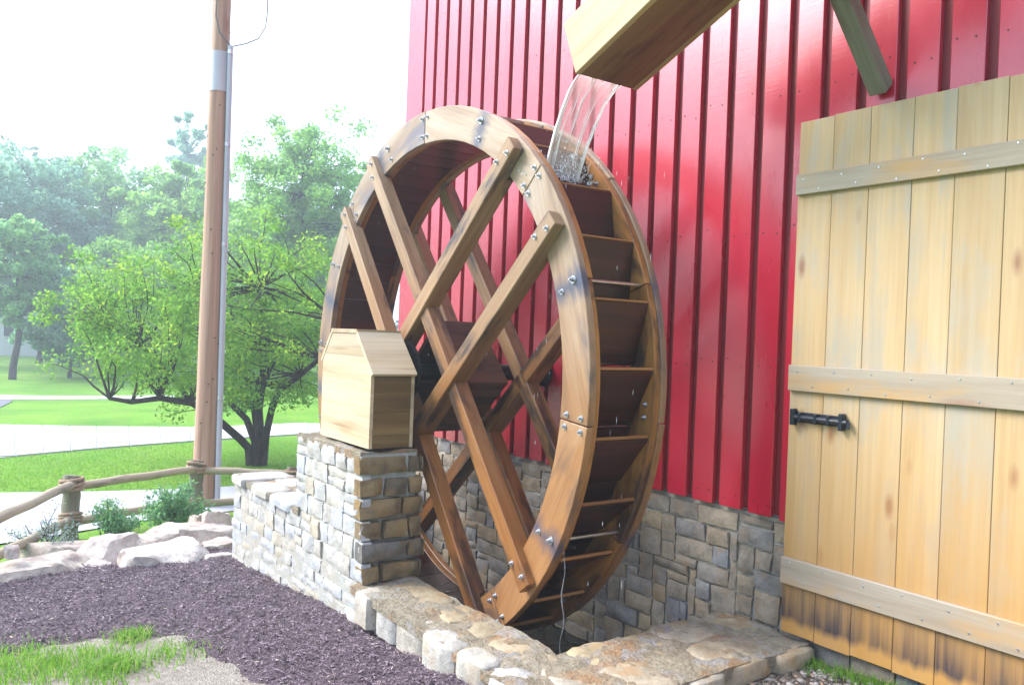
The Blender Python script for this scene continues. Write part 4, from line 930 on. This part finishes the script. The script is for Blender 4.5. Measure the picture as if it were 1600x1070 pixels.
def tree(name, label, base, height, rx, rz, leaf, n_leaf, mt, seed, stems=None, group=None, n_clump=60, clump=0.22, trunk_r=0.16, cbias=0.0, crown_c=None, cat='tree', hollow=0.45, lump=0.2):
    r = random.Random(seed); rg = np.random.default_rng(seed); base = Vector(base)
    t = tag(empty(name, tuple(base)), label, cat, group)
    cc = Vector(crown_c) if crown_c else base + Vector((0, 0, height - rz))
    G = Geo(); tips = []
    if stems is None:
        top = cc + Vector((r.uniform(-.1, .1) * rx, r.uniform(-.1, .1) * rx, rz * 0.45))
        tp = bend(base - Vector((0, 0, 0.2)), top, r, 0.04, 9); G.tube(tp, [trunk_r * (1.15 - 0.95 * i / 8) for i in range(9)], 9); stems = [[p for p in tp]]; rad0 = [trunk_r * .5]
    else:
        rad0 = []
        for path, ra in stems:
            P = [Vector(q) for q in path]; m = len(P); G.tube(P, [ra * (1 - 0.62 * i / (m - 1)) for i in range(m)], 8); rad0.append(ra * 0.5)
        stems = [[Vector(q) for q in p] for p, _ in stems]
    cl = []
    for k in range(n_clump):
        while True:
            d = Vector((r.gauss(0, 1), r.gauss(0, 1), r.gauss(0, 1))).normalized(); q = hollow + (1.0 - hollow) * r.random() ** 0.6
            p = Vector((d.x * rx * q, d.y * rx * q, d.z * rz * q))
            if p.z > -rz * 0.85: break
        p *= 1 + lump * fbm((d.x * 2 + seed, d.y * 2, d.z * 2), 3)
        p += cc; cl.append(p)
        i = r.randrange(len(stems)); s = min(((s_[j] - p).length + (0 if s_[j].z < p.z + 0.1 * height else height), ii, j) for ii, s_ in enumerate(stems) for j in range(len(s_) // 2, len(s_)))
        st = stems[s[1]][s[2]]; bp = bend(st, p, r, 0.10, 6); rb = rad0[s[1]] * r.uniform(0.35, 0.6)
        G.tube(bp, [rb * (1 - 0.8 * i / 5) for i in range(6)], 5, False); tips.append(bp)
    G.obj('trunk', mat['bark'], t, base)
    per = n_leaf // n_clump; cen = []; tn = []
    for p, bp in zip(cl, tips):
        m = int(per * r.uniform(0.6, 1.4)); sz = clump * rx * r.uniform(0.7, 1.35)
        g = rg.normal(size=(m, 3)); g /= np.linalg.norm(g, axis=1)[:, None]; g *= (rg.random(m) ** 0.5)[:, None] * np.array([sz * 1.2, sz * 1.2, sz * 0.9]); cen.append(g + np.array(p)); tn.append(rg.normal(0.45 + r.uniform(-.18, .18) + cbias, 0.17, m))
        m2 = m // 5; tt = rg.random(m2) * 0.6 + 0.4; A_ = np.array([tuple(q) for q in bp]); ii = np.clip((tt * 5).astype(int), 0, 4)
        cen.append(A_[ii] + (A_[ii + 1] - A_[ii]) * (tt * 5 - ii)[:, None] + rg.normal(0, sz * 0.28, (m2, 3))); tn.append(rg.normal(0.42 + cbias, 0.17, m2))
    cen = np.concatenate(cen) - np.array(base); tn = np.concatenate(tn)
    link(bpy.data.objects.new('crown', leaf_mesh('crown', cen, leaf, mt, tn, rg)), t, base)
    return t

# the small spreading tree on the lawn, its stems placed after the photograph
tb = on_z(400, 728, ZL); td = (tb.x * Fv.x + tb.y * Fv.y)
def tpt(u, v, dd=0.0):
    r = ray(u, v); return r * ((td + dd) / r.dot(Fv))
stm = [([tb + Vector((-.08, 0, -.15)), tpt(388, 700), tpt(375, 686, -.2), tpt(345, 660, -.5), tpt(300, 630, -.8), tpt(250, 622, -1.1), tpt(205, 628, -1.2), tpt(170, 622, -1.3)], 0.075),
       ([tb + Vector((0, 0, -.15)), tpt(398, 690), tpt(385, 655, .2), tpt(360, 630, .3), tpt(345, 590, .4), tpt(325, 520, .6), tpt(305, 450, .6)], 0.07),
       ([tb + Vector((.05, .05, -.15)), tpt(406, 680), tpt(404, 640, .1), tpt(410, 600, 0), tpt(412, 540, -.2), tpt(404, 450, -.3)], 0.085),
       ([tb + Vector((.1, 0, -.15)), tpt(415, 680), tpt(424, 640, -.2), tpt(436, 610, -.4), tpt(470, 585, -.7), tpt(500, 560, -.9), tpt(525, 500, -1)], 0.07),
       ([tb + Vector((0, .1, -.15)), tpt(402, 690, .2), tpt(395, 630, .7), tpt(380, 560, 1.1), tpt(360, 480, 1.4), tpt(330, 420, 1.5)], 0.06),
       ([tpt(410, 600, 0), tpt(430, 560, .4), tpt(455, 500, .8), tpt(465, 460, 1.0)], 0.045),
       ([tpt(300, 630, -.8), tpt(270, 590, -.8), tpt(220, 540, -.6), tpt(160, 500, -.4)], 0.045)]
cc = tpt(330, 505, 0)
tree('ornamental_tree', 'small lime green spreading tree with dark forked stems on the near lawn', tb, 4.0, 2.4, 1.55, 0.062, 44000, mat['leaf_near'], 11, stm, None, 380, 0.085, crown_c=cc, cbias=0.1, lump=0.35, hollow=0.25)
def far_tree(label, u, dist, top_v, w_px, leaf_mt, seed, n=9000, name='shade_tree', rzf=0.44, leaf=0.0062, nc=70, cb=0.0, clump=0.2, tr=None, hol=0.35):
    r = ray(u, 560); p = r * (dist / r.dot(Fv)); p.z = ZL
    rt_ = ray(u, top_v); tz = (rt_ * (dist / rt_.dot(Fv))).z; h = tz - ZL; rx = w_px / FPX * dist / 2
    return tree(name, label, p, h, rx, h * rzf, leaf * dist, int(n * 1.7), leaf_mt, seed, None, 'trees beyond the paths', int(nc * 2.2), clump * 0.62, trunk_r=tr or 0.009 * h + 0.04, cbias=cb, hollow=hol)
far_tree('tall full green tree standing behind the lawn tree and wheel rim', 470, 30, 172, 250, mat['leaf_mid'], 31, 26000, rzf=0.42, nc=170, clump=0.2, cb=0.05, hol=0.2, leaf=0.005)
far_tree('slender pale bluish tree rising above the other crowns behind the pole', 285, 62, 168, 85, mat['leaf_blue'], 32, 5000, rzf=0.36, leaf=0.0055, clump=0.24, nc=50)
far_tree('broad pale green tree crown directly left of the utility pole', 275, 40, 242, 200, mat['leaf_mid'], 33, 14000, nc=110, cb=0.1)
far_tree('wide hazy tree in the middle of the far row beside the pale green crown', 165, 44, 238, 240, mat['leaf_far'], 34, 15000, nc=120, cb=0.12)
far_tree('bushy round tree in the far row with a blue green crown', 60, 40, 228, 210, mat['leaf_blue'], 35, 10000, nc=90)
far_tree('thin trunked tree on the far lawn in front of the pale house', 20, 29, 330, 150, mat['leaf_far'], 36, 7000, rzf=0.36, nc=60, tr=0.12)
far_tree('dense dark tree at the open end of the far row', -60, 36, 205, 220, mat['leaf_blue'], 37, 9000, nc=80)
far_tree('low bushy tree filling the gap behind the lawn tree', 210, 33, 375, 230, mat['leaf_mid'], 38, 12000, rzf=0.47, nc=80)
far_tree('low rounded tree half hidden between pole and wheel', 385, 36, 300, 190, mat['leaf_mid'], 39, 11000, rzf=0.47, nc=70, cb=0.1)
far_tree('small far tree peeping out beside the wheel rim', 545, 33, 300, 130, mat['leaf_far'], 40, 6000, rzf=0.45, nc=60)
far_tree('short leafy tree low down behind the forked stems', 455, 40, 450, 190, mat['leaf_far'], 41, 7000, rzf=0.48, nc=70)
far_tree('low dark leafed tree beside the far path', 110, 31, 430, 160, mat['leaf_blue'], 42, 7000, rzf=0.46, nc=70)
wr2 = random.Random(77); cen = []
for k in range(1100):                                    # the wood that rings the park, one mass; unseen belt behind the camera added nearer and taller for shade
    a = wr2.uniform(-math.pi, math.pi); back = 0.5 - 0.5 * math.cos(a - 0.35)
    dist = wr2.uniform(55, 75) * (1 - back) + wr2.uniform(24, 38) * back; x = math.sin(a + 0.15) * dist; y = math.cos(a + 0.15) * dist
    hmax = (8.0 if wr2.random() < 0.7 else 9.5) * (1 - back) + 9.6 * back
    hgt = wr2.uniform(-2, hmax); s = wr2.uniform(1.0, 2.0)
    if hgt + s * 0.9 > 10.3: hgt = 10.3 - s * 0.9
    g = nrng.normal(size=(130, 3)); g /= np.linalg.norm(g, axis=1)[:, None]; cen.append(g * (nrng.random(130) ** 0.5)[:, None] * s * np.array([1.3, 1.3, 0.9]) + np.array([x, y, hgt]))
cen = np.concatenate(cen)
o = link(bpy.data.objects.new('distant_wood', leaf_mesh('distant_wood', cen, 0.5, mat['leaf_wood'], nrng.normal(0.45, 0.2, len(cen)), nrng))); tag(o, 'hazy distant wood closing the view behind the lawns, with an unseen belt added behind the camera for shade', 'wood', None, 'stuff')

def shrub(label, u, v, y, w, h, leaf, n, mt, seed, name='shrub', up=0.2, cat='shrub'):
    r = ray(u, v); p = r * (y / r.y); p.z = gz(p.x, p.y); rr = random.Random(seed); rg = np.random.default_rng(seed)
    t = tag(empty(name, tuple(p)), label, cat, 'low plants along the log fence'); G = Geo(); cen = []; ns = 26
    for k in range(ns):
        a = rr.uniform(0, 6.28); q = rr.random() ** 0.5; tip = p + Vector((math.cos(a) * q * w / 2, math.sin(a) * q * w / 2, h * rr.uniform(0.55, 1.05) * (1 - 0.45 * q * q)))
        bp = bend(p + Vector((rr.uniform(-.04, .04), rr.uniform(-.04, .04), -.03)), tip, rr, 0.1, 5); G.tube(bp, [0.006, 0.005, 0.004, 0.003, 0.002], 4, False)
        m = n // ns; tt = 0.25 + 0.75 * rg.random(m) ** 0.7; A_ = np.array([tuple(q_) for q_ in bp]); ii = np.clip((tt * 4).astype(int), 0, 3)
        cen.append(A_[ii] + (A_[ii + 1] - A_[ii]) * (tt * 4 - ii)[:, None] + rg.normal(0, w * 0.055, (m, 3)))
    G.obj('stems', mat['bark'], t, p); cen = np.concatenate(cen) - np.array(p)
    link(bpy.data.objects.new('foliage', leaf_mesh('foliage', cen, leaf, mt, rg.normal(0.5, 0.22, len(cen)), rg, up)), t, p)
shrub('full bluish green shrub at the foot of the utility pole', 272, 800, 8.75, 0.72, 0.52, 0.045, 2600, mat['leaf_shrub'], 51)
shrub('soft bright green shrub beside the roped corner post', 172, 820, 8.45, 0.52, 0.44, 0.035, 1900, mat['leaf_shrub'], 52)
shrub('thin silvery wispy plant under the sloping fence rails', 68, 835, 8.15, 0.62, 0.46, 0.026, 900, mat['leaf_silver'], 53)
shrub('little yellow plant behind the pinkish boulder', 215, 838, 7.95, 0.22, 0.13, 0.03, 420, mat['leaf_yellow'], 54)
shrub('sprigs of yellow green leaves behind the low wall end', 425, 770, 8.6, 0.55, 0.52, 0.035, 420, mat['leaf_yellow'], 55)

# grass blades, mulch chips, pebbles
def blades(name, label, pts, h, wd, tint, rg):
    n = len(pts); a = rg.random(n) * 6.283; lean = rg.normal(0, 0.55, (n, 2)); hh = h * rg.uniform(0.5, 1.4, n)
    sx = np.cos(a) * wd / 2; sy = np.sin(a) * wd / 2; V = np.zeros((n, 5, 3)); P = np.asarray(pts)
    V[:, 0] = P + np.c_[sx, sy, np.zeros(n)]; V[:, 1] = P - np.c_[sx, sy, np.zeros(n)]
    midp = P + np.c_[lean * hh[:, None] * 0.3, hh * 0.55]; V[:, 2] = midp - np.c_[sx, sy, np.zeros(n)] * 0.7; V[:, 3] = midp + np.c_[sx, sy, np.zeros(n)] * 0.7
    V[:, 4] = P + np.c_[lean * hh[:, None], hh * (1 - 0.35 * np.minimum(1, np.hypot(lean[:, 0], lean[:, 1])))]
    b = np.arange(n) * 5; F = []
    for i in b: F.append((i, i + 1, i + 2, i + 3)); F.append((i + 3, i + 2, i + 4))
    o = mobj(name, V.reshape(-1, 3), F, mat['blade'], None); set_tint(o, np.repeat(np.clip(tint, 0, 1), 2)); return tag(o, label, 'grass', None, 'stuff')
pts = []; hs = []
gr = random.Random(91)
clumps = [(on_z(u, v, -1.76), s, q) for u, v, s, q in ((25, 1045, .16, 330), (90, 1036, .10, 230), (140, 1022, .07, 120), (60, 1062, .13, 260), (205, 992, .055, 330), (172, 1050, .07, 480), (150, 1068, .1, 260), (270, 1028, .10, 130), (120, 1050, .2, 60), (-30, 1050, .3, 320), (235, 1035, .08, 70), (0, 1022, .1, 90), (40, 1020, .08, 80), (185, 1010, .07, 40))]
for c, s, q in clumps:
    for _ in range(q):
        x, y = c.x + gr.gauss(0, s), c.y + gr.gauss(0, s); pts.append((x, y, gz(x, y) - 0.005))
blades('grass', 'patchy tufts of bright grass on bare soil beside the mulch', pts, 0.075, 0.006, nrng.normal(0.68, 0.18, len(pts)), nrng)
pts = []
for _ in range(700):
    x, y = 3.6 - abs(gr.gauss(0, .06)), gr.uniform(1.85, 2.42); pts.append((x, y, gz(x, y)))
blades('weeds', 'thin weeds growing at the foot of the barn foundation', pts, 0.055, 0.004, nrng.normal(0.6, 0.25, len(pts)), nrng)
pts = []
for _ in range(15000):                                   # the lawn strip between driveway and path
    u = gr.uniform(-60, 520); v = gr.uniform(690, 768); p = gp(u, v)
    if p.y < 11.0: continue
    pts.append((p.x, p.y, ZL))
NEARP = [(q.x, q.y) for q in (gp(-250, 722), gp(0, 716), gp(150, 702), gp(320, 689), gp(480, 679), gp(560, 673))]
def path_y(x):
    for (ax, ay), (bx_, by) in zip(NEARP, NEARP[1:]):
        if ax <= x <= bx_: return ay + (by - ay) * (x - ax) / (bx_ - ax)
    return 13
FARD = [(q.x, q.y) for q in (gp(-300, 772), gp(0, 771), gp(150, 769), gp(310, 764), gp(500, 752), gp(640, 745))]
def drive_y(x):
    for (ax, ay), (bx_, by) in zip(FARD, FARD[1:]):
        if ax <= x <= bx_: return ay + (by - ay) * (x - ax) / (bx_ - ax)
    return 11.5
pts = [p for p in pts if drive_y(p[0]) + 0.02 < p[1] < path_y(p[0]) - 0.02]
blades('lawn_grass', 'short bright green lawn between the driveway and the concrete path', pts, 0.032, 0.014, nrng.normal(0.78, 0.08, len(pts)), nrng)

def shards(name, label, pts, tint, size, mt, rg, kind='chip', cat='mulch'):
    n = len(pts); P = np.asarray(pts); a = rg.random(n) * 6.283; L = size * rg.uniform(0.4, 1.6, n); wv = L * rg.uniform(0.15, 0.4, n); th = rg.normal(0, 0.35, n)
    dx = np.c_[np.cos(a) * np.cos(th), np.sin(a) * np.cos(th), np.sin(th)]; dy = np.c_[-np.sin(a), np.cos(a), rg.normal(0, 0.3, n)]
    V = np.empty((n, 4, 3)); V[:, 0] = P - dx * L[:, None] / 2; V[:, 1] = P - dy * wv[:, None] / 2 + [0, 0, .002]; V[:, 2] = P + dx * L[:, None] / 2; V[:, 3] = P + dy * wv[:, None] / 2 + [0, 0, .002]
    F = [(4 * i, 4 * i + 1, 4 * i + 2, 4 * i + 3) for i in range(n)]
    o = mobj(name, V.reshape(-1, 3), F, mt); set_tint(o, np.clip(tint, 0, 1)); return tag(o, label, cat, None, 'stuff')
pts = []
while len(pts) < 42000:
    x = gr.uniform(-0.6, 2.1); y = gr.uniform(2.4, 7.4)
    if mulch_depth(x, y) > (0.0 if gr.random() < 0.9 else -0.25): pts.append((x, y, mulch_z(x, y) + gr.uniform(-0.002, 0.012)))
shards('mulch_chips', 'dark purplish brown shredded bark mulch beside the limestone wall', pts, nrng.normal(0.48, 0.22, len(pts)), 0.022, mat['chip'], nrng)
G = Geo(); tn = []
ico = bmesh.new(); bmesh.ops.create_icosphere(ico, subdivisions=1, radius=1); iv = [v.co.copy() for v in ico.verts]; ico.verts.index_update(); iff = [tuple(v.index for v in f.verts) for f in ico.faces]; ico.free()
for _ in range(1500):
    x, y = gr.uniform(2.5, 3.62), 2.43 - abs(gr.gauss(0, 0.28)); s = gr.choice([.007, .009, .012, .016]) * gr.uniform(.8, 1.3); q = (gr.uniform(.7, 1.3), gr.uniform(.7, 1.3), gr.uniform(.45, .8))
    c = Vector((x, y, gz(x, y) + s * 0.2)); G.add([Vector((v.x * q[0], v.y * q[1], v.z * q[2])) * s + c for v in iv], iff); tn += [gr.random()] * len(iff)
o = G.obj('gravel', mat['pebble'], None); set_tint(o, tn); tag(o, 'mixed small gravel in front of the pit end wall', 'gravel', None, 'stuff')

# ------------------------------------------------------------------ the pale house far behind the trees
hp = gp(5, 578); hp = ray(5, 560) * (47 / ray(5, 560).dot(Fv)); hz = ZL
house = tag(empty('house', (hp.x, hp.y, hz)), 'long pale house with a grey roof far behind the trees', 'house')
hx = frame(Rv, Fv)
def hpt(a, b, c): return Vector((hp.x, hp.y, hz)) + Rv * a + Fv * b + Vector((0, 0, c))
timber('wall', hpt(-9, 2.5, 1.45), hpt(1.9, 2.5, 1.45), Fv, 5.0, 2.9, mat['house'], house, 0)
prism('roof', [(-3.0, 0), (3.0, 0), (0, 1.9)], -5.8, 5.8, mat['house_roof'], house, hpt(-3.55, 2.5, 2.91), frame(Fv, -Rv), 0)
for a in (-7.4, -5, -2.6, 0.5):
    wnd = timber('window', hpt(a - .55, -0.04, 1.6), hpt(a + .55, -0.04, 1.6), (0, 0, 1), 1.15, 0.06, mat['house'], house, 0.01)
    timber('pane', hpt(a - .46, -0.09, 1.6), hpt(a + .46, -0.09, 1.6), (0, 0, 1), 0.97, 0.03, mat['glass'], wnd, 0)

# ------------------------------------------------------------------ the thin moist air that pales the far trees
hz_me = mk_mesh('haze', [(x, y, z) for z in (-3.6, 11.2) for y in (-170, 170) for x in (-170, 170)], [(0, 2, 3, 1), (4, 5, 7, 6), (0, 1, 5, 4), (2, 6, 7, 3), (0, 4, 6, 2), (1, 3, 7, 5)])
hm = bpy.data.materials.new('moist_air'); hm.use_nodes = True; ht = hm.node_tree; ht.nodes.clear()
ho = ht.nodes.new('ShaderNodeOutputMaterial'); hv = ht.nodes.new('ShaderNodeVolumePrincipled')
hv.inputs['Color'].default_value = (0.84, 0.96, 1.0, 1); hv.inputs['Density'].default_value = 0.0056; hv.inputs['Anisotropy'].default_value = 0.3
ht.links.new(hv.outputs[0], ho.inputs['Volume']); hz_me.materials.append(hm)
tag(link(bpy.data.objects.new('haze', hz_me)), 'pale moist air over the whole garden', 'haze', None, 'stuff')
